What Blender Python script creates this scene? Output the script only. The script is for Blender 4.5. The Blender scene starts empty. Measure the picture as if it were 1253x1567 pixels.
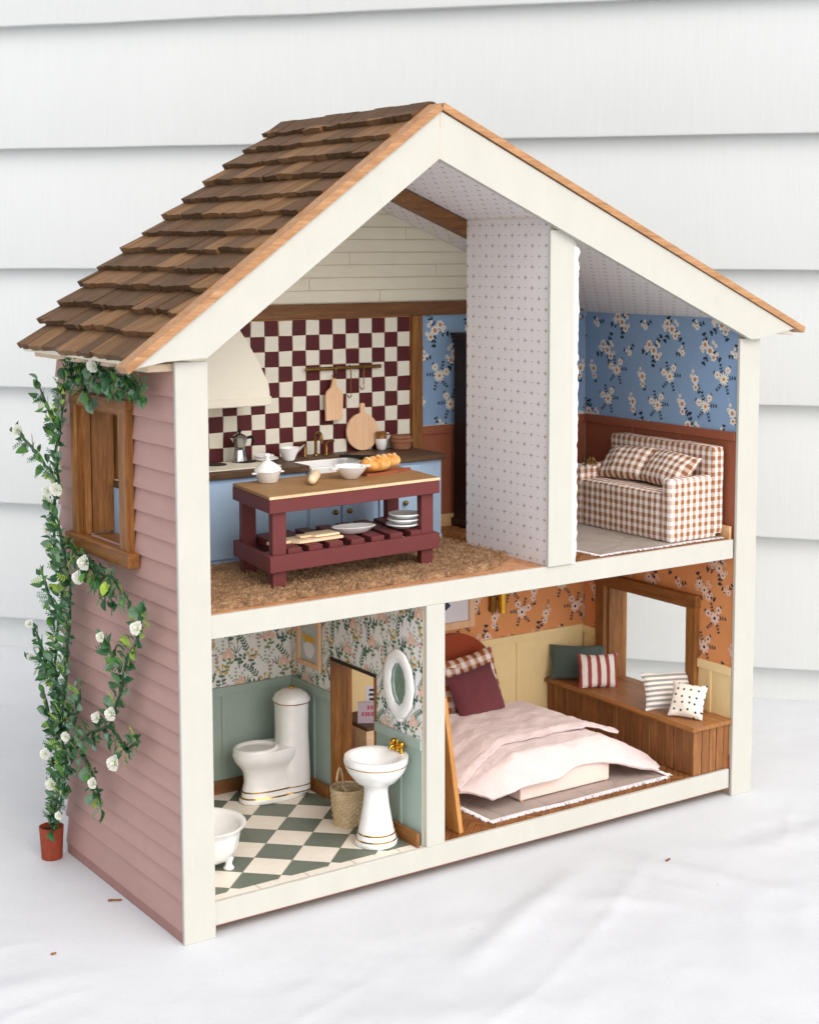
import bpy, math, random
from mathutils import Vector, Matrix, noise
R = math.radians
scene = bpy.context.scene
# ------------------------------------------------------------------ camera
CY, CP = 34.371, 5.9
cam_d = bpy.data.cameras.new('camera'); cam = bpy.data.objects.new('camera', cam_d)
scene.collection.objects.link(cam)
_F = Vector((math.sin(R(CY))*math.cos(R(CP)), math.cos(R(CY))*math.cos(R(CP)), -math.sin(R(CP))))
_R0 = Vector((math.cos(R(CY)), -math.sin(R(CY)), 0)); _U0 = _R0.cross(_F)
_ro = R(-.101)
_RR = _R0*math.cos(_ro)+_U0*math.sin(_ro); _UU = -_R0*math.sin(_ro)+_U0*math.cos(_ro)
cam.matrix_world = Matrix(((_RR.x, _UU.x, -_F.x, -.50303), (_RR.y, _UU.y, -_F.y, -1.03391), (_RR.z, _UU.z, -_F.z, .51772), (0, 0, 0, 1)))
cam_d.sensor_fit = 'VERTICAL'; cam_d.sensor_height = 36; cam_d.sensor_width = 36
cam_d.lens = 2424.524/1567*36
cam_d.shift_y = -(783.5-632.715)/1567
cam_d.clip_start = .05; cam_d.clip_end = 60
cam_d.dof.use_dof = True; cam_d.dof.focus_distance = 1.36; cam_d.dof.aperture_fstop = 13
scene.camera = cam
# ------------------------------------------------------------------ light
world = bpy.data.worlds.new('World'); scene.world = world; world.use_nodes = True
wn = world.node_tree
SUN_EL, SUN_AZ = 44, 178       # azimuth measured from +y towards +x
sky = wn.nodes.new('ShaderNodeTexSky'); sky.sky_type = 'NISHITA'; sky.sun_disc = False
sky.sun_elevation = R(SUN_EL); sky.sun_rotation = R(SUN_AZ); sky.air_density = 1; sky.dust_density = 4; sky.ozone_density = .6
hs = wn.nodes.new('ShaderNodeHueSaturation'); hs.inputs['Saturation'].default_value = .5   # overcast: thin cloud greys the blue
wn.links.new(sky.outputs[0], hs.inputs['Color'])
bg = wn.nodes['Background']; wn.links.new(hs.outputs[0], bg.inputs[0]); bg.inputs[1].default_value = .15
sun_d = bpy.data.lights.new('sun', 'SUN'); sun_d.energy = 1.5; sun_d.angle = R(150); sun_d.color = (1, .95, .89)
sun = bpy.data.objects.new('sun', sun_d); scene.collection.objects.link(sun)
_s = Vector((math.sin(R(SUN_AZ))*math.cos(R(SUN_EL)), math.cos(R(SUN_AZ))*math.cos(R(SUN_EL)), math.sin(R(SUN_EL))))
sun.rotation_euler = (-_s).to_track_quat('-Z', 'Y').to_euler()
scene.cycles.diffuse_bounces = 10; scene.cycles.max_bounces = 14
scene.view_settings.view_transform = 'Standard'; scene.view_settings.look = 'None'
scene.view_settings.exposure = .32; scene.view_settings.gamma = 1
# everything below is written in centimetres and brought to metres at the end
rng = random.Random(7)

# ------------------------------------------------------------------ helpers
class MB:
    def __init__(s):
        s.v = []; s.f = []; s.m = []; s.M = None
    def add(s, vs, fs, m=0):
        o = len(s.v)
        if s.M is not None: vs = [s.M @ Vector(p) for p in vs]
        s.v += [tuple(p) for p in vs]; s.f += [tuple(o+i for i in f) for f in fs]; s.m += [m]*len(fs)
        return s
    def box(s, x0, x1, y0, y1, z0, z1, m=0, b=0):
        b = min(b, .45*min(abs(x1-x0), abs(y1-y0), abs(z1-z0)))
        if b <= 0:
            vs = [(x, y, z) for x in (x0, x1) for y in (y0, y1) for z in (z0, z1)]
            return s.add(vs, [(0, 1, 3, 2), (4, 6, 7, 5), (0, 4, 5, 1), (2, 3, 7, 6), (0, 2, 6, 4), (1, 5, 7, 3)], m)
        vs = []; ix = {}
        for i in (0, 1):
            for j in (0, 1):
                for k in (0, 1):
                    c = ((x0, x1)[i], (y0, y1)[j], (z0, z1)[k]); d = (b*(1-2*i), b*(1-2*j), b*(1-2*k))
                    for a in range(3):      # vertex lying on the face whose normal is axis a
                        p = [c[t]+(0 if t == a else d[t]) for t in range(3)]
                        ix[i, j, k, a] = len(vs); vs.append(tuple(p))
        F = []
        for q in (0, 1):
            F.append([ix[q, 0, 0, 0], ix[q, 1, 0, 0], ix[q, 1, 1, 0], ix[q, 0, 1, 0]])
            F.append([ix[0, q, 0, 1], ix[1, q, 0, 1], ix[1, q, 1, 1], ix[0, q, 1, 1]])
            F.append([ix[0, 0, q, 2], ix[1, 0, q, 2], ix[1, 1, q, 2], ix[0, 1, q, 2]])
        for p in (0, 1):
            for q in (0, 1):
                F.append([ix[p, q, 0, 0], ix[p, q, 1, 0], ix[p, q, 1, 1], ix[p, q, 0, 1]])
                F.append([ix[p, 0, q, 0], ix[p, 1, q, 0], ix[p, 1, q, 2], ix[p, 0, q, 2]])
                F.append([ix[0, p, q, 1], ix[1, p, q, 1], ix[1, p, q, 2], ix[0, p, q, 2]])
                for r in (0, 1): F.append([ix[p, q, r, 0], ix[p, q, r, 1], ix[p, q, r, 2]])
        return s.add(vs, F, m)
    def prism(s, poly, ax, a0, a1, m=0):
        def P(p, a):
            return {'x': (a, p[0], p[1]), 'y': (p[0], a, p[1]), 'z': (p[0], p[1], a)}[ax]
        n = len(poly)
        return s.add([P(p, a0) for p in poly]+[P(p, a1) for p in poly],
                     [tuple(range(n)), tuple(range(2*n-1, n-1, -1))]+[(i, (i+1) % n, n+(i+1) % n, n+i) for i in range(n)], m)
    def loft(s, secs, seg=28, m=0, cap=(True, True)):
        vs = []; F = []
        for (cx, cy, z, rx, ry, *e) in secs:
            ex = 2/(e[0] if e else 2)
            for k in range(seg):
                a = 2*math.pi*k/seg; c, n = math.cos(a), math.sin(a)
                vs.append((cx+rx*math.copysign(abs(c)**ex, c), cy+ry*math.copysign(abs(n)**ex, n), z))
        for i in range(len(secs)-1):
            for k in range(seg):
                a, b = i*seg+k, i*seg+(k+1) % seg
                F.append((a, b, b+seg, a+seg))
        if cap[0]: F.append(tuple(range(seg-1, -1, -1)))
        if cap[1]: F.append(tuple(range((len(secs)-1)*seg, len(secs)*seg)))
        return s.add(vs, F, m)
    def lathe(s, prof, c=(0, 0, 0), seg=28, m=0, cap=(True, True)):
        return s.loft([(c[0], c[1], c[2]+z, max(r, .002), max(r, .002)) for r, z in prof], seg, m, cap)
    def tube(s, pts, r, seg=6, m=0, closed=False):
        pts = [Vector(p) for p in pts]; n = len(pts); vs = []; F = []
        rs = r if isinstance(r, (list, tuple)) else [r]*n
        up = Vector((0.13, .07, 1)).normalized()
        for i, p in enumerate(pts):
            a = pts[(i-1) % n] if (i or closed) else p; b = pts[(i+1) % n] if (i < n-1 or closed) else p
            t = (b-a).normalized(); u = t.cross(up)
            if u.length < .05: u = t.cross(Vector((1, 0, 0)))
            u.normalize(); w = u.cross(t)
            for k in range(seg):
                q = 2*math.pi*k/seg; vs.append(p+(u*math.cos(q)+w*math.sin(q))*rs[i])
        for i in range(n if closed else n-1):
            for k in range(seg):
                a, b = i*seg+k, i*seg+(k+1) % seg; j = ((i+1) % n)*seg
                F.append((a, b, j+(k+1) % seg, j+k))
        if not closed: F += [tuple(range(seg-1, -1, -1)), tuple(range((n-1)*seg, n*seg))]
        return s.add(vs, F, m)
    def grid(s, fn, nu, nv, m=0):
        vs = [fn(i/nu, j/nv) for j in range(nv+1) for i in range(nu+1)]
        F = [(j*(nu+1)+i, j*(nu+1)+i+1, (j+1)*(nu+1)+i+1, (j+1)*(nu+1)+i) for j in range(nv) for i in range(nu)]
        return s.add(vs, F, m)
    def sheet(s, fn, nu, nv, t, m=0):
        top = [Vector(fn(i/nu, j/nv)) for j in range(nv+1) for i in range(nu+1)]
        W = nu+1; n = len(top); bot = []
        for j in range(nv+1):
            for i in range(nu+1):
                a = top[j*W+min(i+1, nu)]-top[j*W+max(i-1, 0)]; b = top[min(j+1, nv)*W+i]-top[max(j-1, 0)*W+i]
                nn = a.cross(b); nn.normalize()
                if nn.z < 0: nn = -nn
                bot.append(top[j*W+i]-nn*t)
        F = []
        for j in range(nv):
            for i in range(nu):
                a = j*W+i; F.append((a, a+1, a+W+1, a+W)); F.append((n+a, n+a+W, n+a+W+1, n+a+1))
        for i in range(nu):
            F.append((i, n+i, n+i+1, i+1)); a = nv*W+i; F.append((a, a+1, n+a+1, n+a))
        for j in range(nv):
            a = j*W; F.append((a, a+W, n+a+W, n+a)); a += nu; F.append((a, n+a, n+a+W, a+W))
        return s.add(top+bot, F, m)
    def ball(s, c, rx, ry=None, rz=None, seg=12, ring=8, m=0):
        ry = ry or rx; rz = rz or rx
        return s.loft([(c[0], c[1], c[2]-rz*math.cos(math.pi*i/ring), max(.003, rx*math.sin(math.pi*i/ring)), max(.003, ry*math.sin(math.pi*i/ring))) for i in range(ring+1)], seg, m)
    def build(s, name, mats, parent=None, smooth=None, label=None, kind=None, uv=False, loc=None):
        me = bpy.data.meshes.new(name)
        me.from_pydata(s.v, [], s.f)
        if not isinstance(mats, (list, tuple)): mats = [mats]
        for m in mats: me.materials.append(m)
        me.polygons.foreach_set('material_index', s.m)
        if smooth:
            me.polygons.foreach_set('use_smooth', [True]*len(s.f)); me.update()
            if smooth < 170: me.set_sharp_from_angle(angle=R(smooth))
        if uv:
            l = me.uv_layers.new(name='UVMap'); me.update()
            for p in me.polygons:
                n = p.normal; a = max(range(3), key=lambda i: abs(n[i]))
                for li in p.loop_indices:
                    c = me.vertices[me.loops[li].vertex_index].co
                    l.data[li].uv = ((c.y, c.z), (c.x, c.z), (c.x, c.y))[a]
        me.validate(); me.update()
        o = bpy.data.objects.new(name, me); scene.collection.objects.link(o)
        if parent: o.parent = parent
        if label: o['label'] = label
        if kind: o['kind'] = kind
        if loc: o.location = loc
        return o
def tag(o, label, cat, group=None):
    o['label'] = label; o['category'] = cat
    if group: o['group'] = group
    return o
def thing(name, label, cat, loc=(0, 0, 0), rz=0, group=None):
    o = bpy.data.objects.new(name, None); scene.collection.objects.link(o)
    o.location = loc; o.rotation_euler = (0, 0, rz); o.empty_display_size = .02
    return tag(o, label, cat, group)
def inst(src, parent, loc=(0, 0, 0), M=None, label=None):
    o = src.copy(); scene.collection.objects.link(o); o.parent = parent; o.location = loc
    if M is not None: o.location = M.to_translation(); o.rotation_euler = M.to_euler(); o.scale = M.to_scale()
    if label: o['label'] = label
    return o
def copy_tree(o, loc, rz=0, label=None):
    c = o.copy(); scene.collection.objects.link(c); c.location = loc; c.rotation_euler = (0, 0, rz)
    if label: c['label'] = label
    for ch in list(o.children):
        d = ch.copy(); scene.collection.objects.link(d); d.parent = c
    return c
def basis(c, ux, uy, sc=1):
    ux = Vector(ux).normalized(); uy = Vector(uy); uy = (uy-ux*uy.dot(ux)).normalized(); uz = ux.cross(uy)
    return Matrix(((ux.x*sc, uy.x*sc, uz.x*sc, c[0]), (ux.y*sc, uy.y*sc, uz.y*sc, c[1]), (ux.z*sc, uy.z*sc, uz.z*sc, c[2]), (0, 0, 0, 1)))
def setM(o, M):
    o.location = M.to_translation(); o.rotation_euler = M.to_euler(); return o

# ------------------------------------------------------------------ materials
def lin(h):
    h = h.lstrip('#'); c = [int(h[i:i+2], 16)/255 for i in (0, 2, 4)]
    return tuple([(x/12.92 if x <= .04045 else ((x+.055)/1.055)**2.4) for x in c]+[1])
class NT:
    def __init__(s, name, rough=.6, spec=.4, metal=0, coat=0):
        s.mat = bpy.data.materials.new(name); s.mat.use_nodes = True; s.t = s.mat.node_tree
        s.b = s.t.nodes['Principled BSDF']; s.b.inputs['Roughness'].default_value = rough
        s.b.inputs['Specular IOR Level'].default_value = spec; s.b.inputs['Metallic'].default_value = metal
        s.b.inputs['Coat Weight'].default_value = coat; s.b.inputs['Coat Roughness'].default_value = .1
        s.co = None
    def n(s, typ, ins=None, **kw):
        d = s.t.nodes.new('ShaderNode'+typ)
        for k, v in kw.items(): setattr(d, k, v)
        for k, v in (ins or {}).items():
            if isinstance(v, bpy.types.NodeSocket): s.t.links.new(v, d.inputs[k])
            else: d.inputs[k].default_value = v
        return d
    def pos(s, sc=(1, 1, 1), uv=False):
        if s.co is None:
            tc = s.n('TexCoord')
            s.co = {False: s.n('VectorMath', {0: tc.outputs['Object'], 1: (100, 100, 100)}, operation='MULTIPLY').outputs[0], True: tc.outputs['UV']}
        return s.n('VectorMath', {0: s.co[uv], 1: sc}, operation='MULTIPLY').outputs[0]
    def noise(s, scale=1, detail=4, sc=(1, 1, 1), uv=False, rough=.6, w=None):
        ins = {'Vector': s.pos(sc, uv), 'Scale': scale, 'Detail': detail, 'Roughness': rough}
        if w is not None: return s.n('TexNoise', {**ins, 'W': w}, noise_dimensions='4D').outputs['Fac']
        return s.n('TexNoise', ins).outputs['Fac']
    def rnd(s): return s.n('ObjectInfo').outputs['Random']
    def math(s, op, a, b=0.0, c=0.0):
        return s.n('Math', {0: a, 1: b, 2: c}, operation=op).outputs[0]
    def ramp(s, fac, stops):
        r = s.n('ValToRGB', {'Fac': fac}); e = r.color_ramp.elements
        while len(e) < len(stops): e.new(.5)
        for el, (p, c) in zip(e, stops): el.position = p; el.color = c if len(c) == 4 else tuple(c)+(1,)
        return r.outputs['Color']
    def mix(s, fac, a, b, typ='MIX'):
        m = s.n('Mix', data_type='RGBA', blend_type=typ)
        for i, v in ((0, fac), (6, a), (7, b)):
            if isinstance(v, bpy.types.NodeSocket): s.t.links.new(v, m.inputs[i])
            else: m.inputs[i].default_value = v
        return m.outputs[2]
    def color(s, c):
        if isinstance(c, bpy.types.NodeSocket): s.t.links.new(c, s.b.inputs['Base Color'])
        else: s.b.inputs['Base Color'].default_value = c
        return s
    def bump(s, h, d=.02, st=1):
        b = s.n('Bump', {'Height': h, 'Distance': d*.01, 'Strength': st}); s.t.links.new(b.outputs[0], s.b.inputs['Normal']); return s
    def rough(s, v): s.t.links.new(v, s.b.inputs['Roughness']); return s
def sh(c, k):
    return tuple(min(1, x*k) for x in c[:3])+(1,)
def paint(name, hexc, rough=.55, var=.08, sc=1.2, grain=(1, 1, 6), bump=.012, spec=.3, objvar=0):
    m = NT(name, rough, spec); c = lin(hexc)
    a = m.noise(sc, 4, grain); b = m.noise(sc*.35, 2)
    f = m.math('ADD', m.math('MULTIPLY', a, .6), m.math('MULTIPLY', b, .4))
    col = m.ramp(f, [(.3, sh(c, 1-var)), (.7, sh(c, 1+var*.6))])
    if objvar: col = m.mix(m.math('MULTIPLY', m.rnd(), objvar), col, sh(c, .72))
    m.color(col).bump(m.noise(sc*4, 5, grain), bump)
    return m.mat
def woodm(name, c1, c2, c3, ax='x', sc=1.0, rough=.5, objvar=.5, bump=.02, spec=.3, blot=.5):
    m = NT(name, rough, spec)
    g = {'x': (.12, 1.6, 1.6), 'y': (1.6, .12, 1.6), 'z': (1.6, 1.6, .12)}[ax]
    w = m.math('MULTIPLY', m.rnd(), 40.0)
    n1 = m.noise(1.3*sc, 6, g, w=w, rough=.65); n2 = m.noise(6*sc, 3, g, w=w); n3 = m.noise(.45*sc, 2, w=w)
    f = m.math('ADD', m.math('MULTIPLY', n1, .62), m.math('MULTIPLY', n2, .38))
    c = m.ramp(f, [(.32, lin(c1)), (.5, lin(c2)), (.68, lin(c3))])
    c = m.mix(m.math('MULTIPLY', m.math('SUBTRACT', n3, .35), blot), c, sh(lin(c1), .6))
    if objvar: c = m.mix(m.math('MULTIPLY', m.math('FRACT', m.math('MULTIPLY', m.rnd(), 7.3)), objvar), c, lin(c1))
    m.color(c).bump(f, bump)
    return m.mat
def ceramic(name, hexc='#f4f5f5', rough=.12):
    m = NT(name, rough, .5, coat=.4); c = lin(hexc)
    m.color(m.ramp(m.noise(.8, 3), [(.3, sh(c, .93)), (.7, c)])).bump(m.noise(1.5, 2), .01); return m.mat
def metal(name, hexc, rough=.25):
    m = NT(name, rough, .5, metal=1); c = lin(hexc)
    m.color(m.ramp(m.noise(3, 4), [(.3, sh(c, .7)), (.7, c)])).rough(m.math('ADD', m.math('MULTIPLY', m.noise(5, 3), .2), rough-.1)); return m.mat
def weave(m, f=9.0, uv=False, d=.012):
    p = m.pos((1, 1, 1), uv); s = m.n('SeparateXYZ', {0: p})
    a = m.math('SINE', m.math('MULTIPLY', s.outputs[0], f*6.28)); b = m.math('SINE', m.math('MULTIPLY', s.outputs[1], f*6.28))
    h = m.math('ADD', m.math('MULTIPLY', m.math('ADD', a, b), .25), m.noise(2.5, 4, (1, 1, 1), uv))
    return m.bump(h, d)
def fabric(name, hexc, f=9.0, var=.12, d=.015, rough=.95):
    m = NT(name, rough, .1); c = lin(hexc)
    m.b.inputs['Sheen Weight'].default_value = .15
    n = m.math('ADD', m.math('MULTIPLY', m.noise(7, 3), .5), m.math('MULTIPLY', m.noise(.6, 3), .5))
    m.color(m.ramp(n, [(.3, sh(c, 1-var)), (.7, sh(c, 1+var*.5))])); weave(m, f, d=d); return m.mat
def gingham(name, per=1.1, dark='#8a4a22', light='#f2e6de', uv=True, ph=(0, 0)):
    m = NT(name, .95, .1); s = m.n('SeparateXYZ', {0: m.pos((1, 1, 1), uv)})
    wob = m.math('MULTIPLY', m.noise(1.3, 3, (1, 1, 1), uv), .22)
    def st(o, q):
        x = m.math('ADD', m.math('ADD', m.math('MULTIPLY', s.outputs[o], 1/per), q), wob)
        tri = m.math('ABSOLUTE', m.math('SUBTRACT', m.math('FRACT', x), .5))
        return m.n('MapRange', {0: tri, 1: .22, 2: .28, 3: 0.0, 4: 1.0}).outputs[0]
    a, b = st(0, ph[0]), st(1, ph[1])
    f = m.math('ADD', m.math('MULTIPLY', a, .56), m.math('MULTIPLY', b, .38))
    f = m.math('ADD', f, m.math('MULTIPLY', m.math('SUBTRACT', m.noise(14, 2, (1, 1, 1), uv), .5), .25))
    m.color(m.ramp(f, [(0, lin(light)), (.45, lin('#cdb3a2')), (.9, lin(dark))]))
    h = m.math('ADD', m.math('MULTIPLY', a, -.5), m.noise(9, 3, (1, 1, 1), uv)); m.bump(h, .03); return m.mat

M = {}
M['white'] = paint('white painted wood', '#c2c1b9', .5, .04, .8, (1, 1, .35), .03)
M['trimside'] = paint('raw trim edge', '#d6bfa6', .7, .1)
M['cream'] = paint('cream painted wood', '#e6e0cc', .55, .05, 1, (1, 3, 3), .01)
M['hood'] = paint('cream range hood paint', '#e6e1d0', .55, .04)
M['mauve'] = paint('mauve siding paint', '#be9890', .6, .07, .8, (1, .3, 1.5), .02, .25, .16)
M['mauve_trim'] = paint('mauve skirting paint', '#a37a73', .6, .06)
M['sage'] = paint('sage panel paint', '#9fb1a8', .45, .05, 1, (1, 1, 1), .01)
M['yellow'] = paint('butter yellow panel paint', '#efd8a2', .5, .05, 1, (2, 2, 1), .015)
M['rust'] = paint('rust brown panel paint', '#9a5a42', .5, .08, 1, (2, 2, 1), .015)
M['bluepaint'] = paint('light blue cabinet paint', '#a3bcd6', .5, .05, 1, (2, 2, 1), .01)
M['maroon'] = paint('maroon painted wood', '#683030', .55, .12, 1.4, (1, 3, 3), .02)
M['tile_m'] = paint('maroon tile', '#561a21', .5, .18, 2, (1, 1, 1), .02, objvar=.35)
M['tile_c'] = paint('cream tile', '#e6e2d3', .5, .06, 2, (1, 1, 1), .015, objvar=.12)
M['ftile_g'] = paint('green floor tile', '#6a7367', .4, .1, 1.5, (1, 1, 1), .012, objvar=.2)
M['ftile_c'] = paint('cream floor tile', '#e9e1d4', .45, .05, 1.5, (1, 1, 1), .012, objvar=.08)
M['grout'] = paint('tan tile edge', '#c08a5c', .8, .2)
M['stain'] = woodm('stained frame wood', '#5f3a1a', '#8f5d2e', '#b98348', 'z', 1.0, .45, .25)
M['stain_x'] = woodm('stained beam wood along', '#5a3a20', '#7d5432', '#9c6f45', 'x', 1.2, .5, .2)
M['stain_y'] = woodm('stained wood in depth', '#5f3a1a', '#8f5d2e', '#b07a42', 'y', 1.0, .45, .25)
M['shingle'] = woodm('walnut stained shingle', '#45321f', '#664a31', '#846245', 'x', .8, .65, .5, .03, .2, .9)
M['shingle2'] = woodm('lighter shingle', '#64482f', '#82603f', '#a27d54', 'x', .7, .65, .4, .02, .2, .7)
M['roof_trim'] = woodm('copper pine trim', '#8d6240', '#b3855c', '#d0a880', 'x', 1.6, .45, .1, .02)
M['pine'] = woodm('pale pine', '#b98a5a', '#d3a978', '#e6c79c', 'x', 1.3, .5, .3)
M['pine_z'] = woodm('honey pine panel', '#a86f38', '#c98f52', '#dca96c', 'z', 1.0, .5, .2)
M['walnut'] = woodm('dark worktop wood', '#3d2a1c', '#5b4330', '#7a5f47', 'x', 1.4, .5, .2)
M['top'] = woodm('island top wood', '#7d5a35', '#9a744a', '#b58d60', 'x', 1.6, .5, .1)
M['raw'] = woodm('raw plywood', '#c9a27a', '#dcbc98', '#ead2b4', 'x', 1.5, .6, .1)
M['plank'] = woodm('bench plank', '#6f4526', '#956237', '#b4824f', 'z', 1.3, .5, .55)
M['plank_top'] = woodm('bench top wood', '#7a4c28', '#9d6a3c', '#b88450', 'y', 1.1, .42, .1)
M['parquet'] = woodm('parquet stick', '#6e4120', '#99663a', '#bf8a58', 'x', 1.6, .5, .7)
M['clayfloor'] = woodm('tan floor stick', '#a4704a', '#c08d64', '#d2a47e', 'x', 1.4, .6, .4)
M['dark'] = woodm('espresso wardrobe wood', '#1d1210', '#2e1f1a', '#3d2c25', 'z', 1.2, .45, .2)
M['board'] = woodm('beech board', '#d8ab84', '#e4bd98', '#efcfae', 'z', 1.2, .55, .15, .008, .2, .1)
M['board_y'] = woodm('sawn board', '#dcc09a', '#ead4b2', '#f3e4ca', 'x', 1.2, .55, .15, .008, .2, .1)
M['redboard'] = woodm('reddish board', '#7a3a22', '#955035', '#ad6a4a', 'x', 1.4, .5, .1)
M['ceramic'] = ceramic('white glazed ceramic')
M['gold'] = metal('polished gold', '#e0ac40', .18)
M['brass'] = metal('aged brass', '#9c7a44', .35)
M['steel'] = metal('polished steel', '#c9cbcd', .15)
M['black'] = paint('black plastic', '#161514', .35, .2)
M['burner'] = paint('black burner', '#26241f', .6, .3)
M['mirror'] = metal('mirror glass', '#cfdcd6', .06)
M['terracotta'] = paint('terracotta', '#a85a3c', .8, .15, 3, (1, 1, 1), .03)
M['terra_light'] = paint('weathered terracotta', '#9c6a50', .85, .25, 2, (1, 1, 1), .03)
M['potred'] = paint('red clay pot', '#a04831', .75, .18, 2.5, (1, 1, 1), .05)
M['soil'] = paint('soil', '#2e2018', .9, .3, 5, (1, 1, 1), .06)
M['paper'] = paint('white paper', '#ece9ec', .8, .03, 2, (1, 1, 1), .01)
M['core'] = paint('raw chipboard', '#b58a60', .8, .15)

# ------------------------------------------------------------------ flat print on wallpaper
def clip(poly, r):
    u0, u1, v0, v1 = r
    for ax, lim, sg in ((0, u0, 1), (0, u1, -1), (1, v0, 1), (1, v1, -1)):
        out = []
        for i, p in enumerate(poly):
            q = poly[(i+1) % len(poly)]; a = (p[ax]-lim)*sg; b = (q[ax]-lim)*sg
            if a >= 0: out.append(p)
            if a*b < 0:
                t = a/(a-b); out.append((p[0]+(q[0]-p[0])*t, p[1]+(q[1]-p[1])*t))
        poly = out
        if len(poly) < 3: return []
    return poly
class Print:
    fs = 1.0
    def __init__(s, fn, rect, holes=()):
        s.fn = fn; s.r = rect; s.mb = MB(); s.holes = holes
        u0, u1, v0, v1 = rect
        rects = [rect]
        for h in holes:
            nr = []
            for (a, b, c, d) in rects:
                if h[0] >= b or h[1] <= a or h[2] >= d or h[3] <= c: nr.append((a, b, c, d)); continue
                if h[0] > a: nr.append((a, h[0], c, d))
                if h[1] < b: nr.append((h[1], b, c, d))
                x0, x1 = max(a, h[0]), min(b, h[1])
                if h[2] > c: nr.append((x0, x1, c, h[2]))
                if h[3] < d: nr.append((x0, x1, h[3], d))
            rects = nr
        s.rects = rects
        for (a, b, c, d) in rects: s.mb.add([fn(a, c, 0), fn(b, c, 0), fn(b, d, 0), fn(a, d, 0)], [(0, 1, 2, 3)], 0)
    def poly(s, pts, m, lv):
        for r in s.rects:
            q = clip(pts, r)
            if q: s.mb.add([s.fn(a, b, lv) for a, b in q], [tuple(range(len(q)))], m)
    def petal(s, cu, cv, a, r0, r1, w, m, lv, n=7):
        ca, sa = math.cos(a), math.sin(a); pts = []
        for k in range(n):
            t = 2*math.pi*k/n; x = (r0+r1)/2+(r1-r0)/2*math.cos(t); y = w/2*math.sin(t)
            pts.append((cu+x*ca-y*sa, cv+x*sa+y*ca))
        s.poly(pts, m, lv)
    def disc(s, cu, cv, r, m, lv, n=8, ph=0):
        s.poly([(cu+r*math.cos(ph+2*math.pi*k/n), cv+r*math.sin(ph+2*math.pi*k/n)) for k in range(n)], m, lv)
    def flower(s, cu, cv, r, n, wf, mp, mc, ring=None, lv=.02):
        r *= s.fs
        ph = rng.random()*6
        for k in range(n): s.petal(cu, cv, ph+2*math.pi*k/n+rng.uniform(-.08, .08), r*.12, r*rng.uniform(.9, 1.05), r*wf, mp, lv+.0012*(k % 5)+.0003*k)
        if ring is not None: s.disc(cu, cv, r*.42, ring, lv+.012, 9)
        s.disc(cu, cv, r*.26, mc, lv+.016, 7)
    def line(s, pts, w, m, lv):
        for (a, b), (c, d) in zip(pts, pts[1:]):
            L = math.hypot(c-a, d-b) or 1; x, y = -(d-b)/L*w/2, (c-a)/L*w/2
            s.poly([(a+x, b+y), (c+x, d+y), (c-x, d-y), (a-x, b-y)], m, lv)
    def sprig(s, cu, cv, a, L, n, ll, lw, m, lv=.008, both=True, curve=.3):
        pts = []; x, y, q = cu, cv, a
        for k in range(n+1):
            pts.append((x, y)); x += L/n*math.cos(q); y += L/n*math.sin(q); q += curve/n
        s.line(pts, lw*.28, m, lv)
        for k, (x, y) in enumerate(pts[1:]):
            for sg in ((1, -1) if both else (1 if k % 2 else -1,)):
                s.petal(x, y, a+curve*k/n+sg*.75, .0, ll*(1-.35*k/n), lw, m, lv+.0008*(k+1)+(.0004 if sg > 0 else 0), 6)
        s.petal(pts[-1][0], pts[-1][1], a+curve, 0, ll*.7, lw, m, lv+.009, 6)

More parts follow.
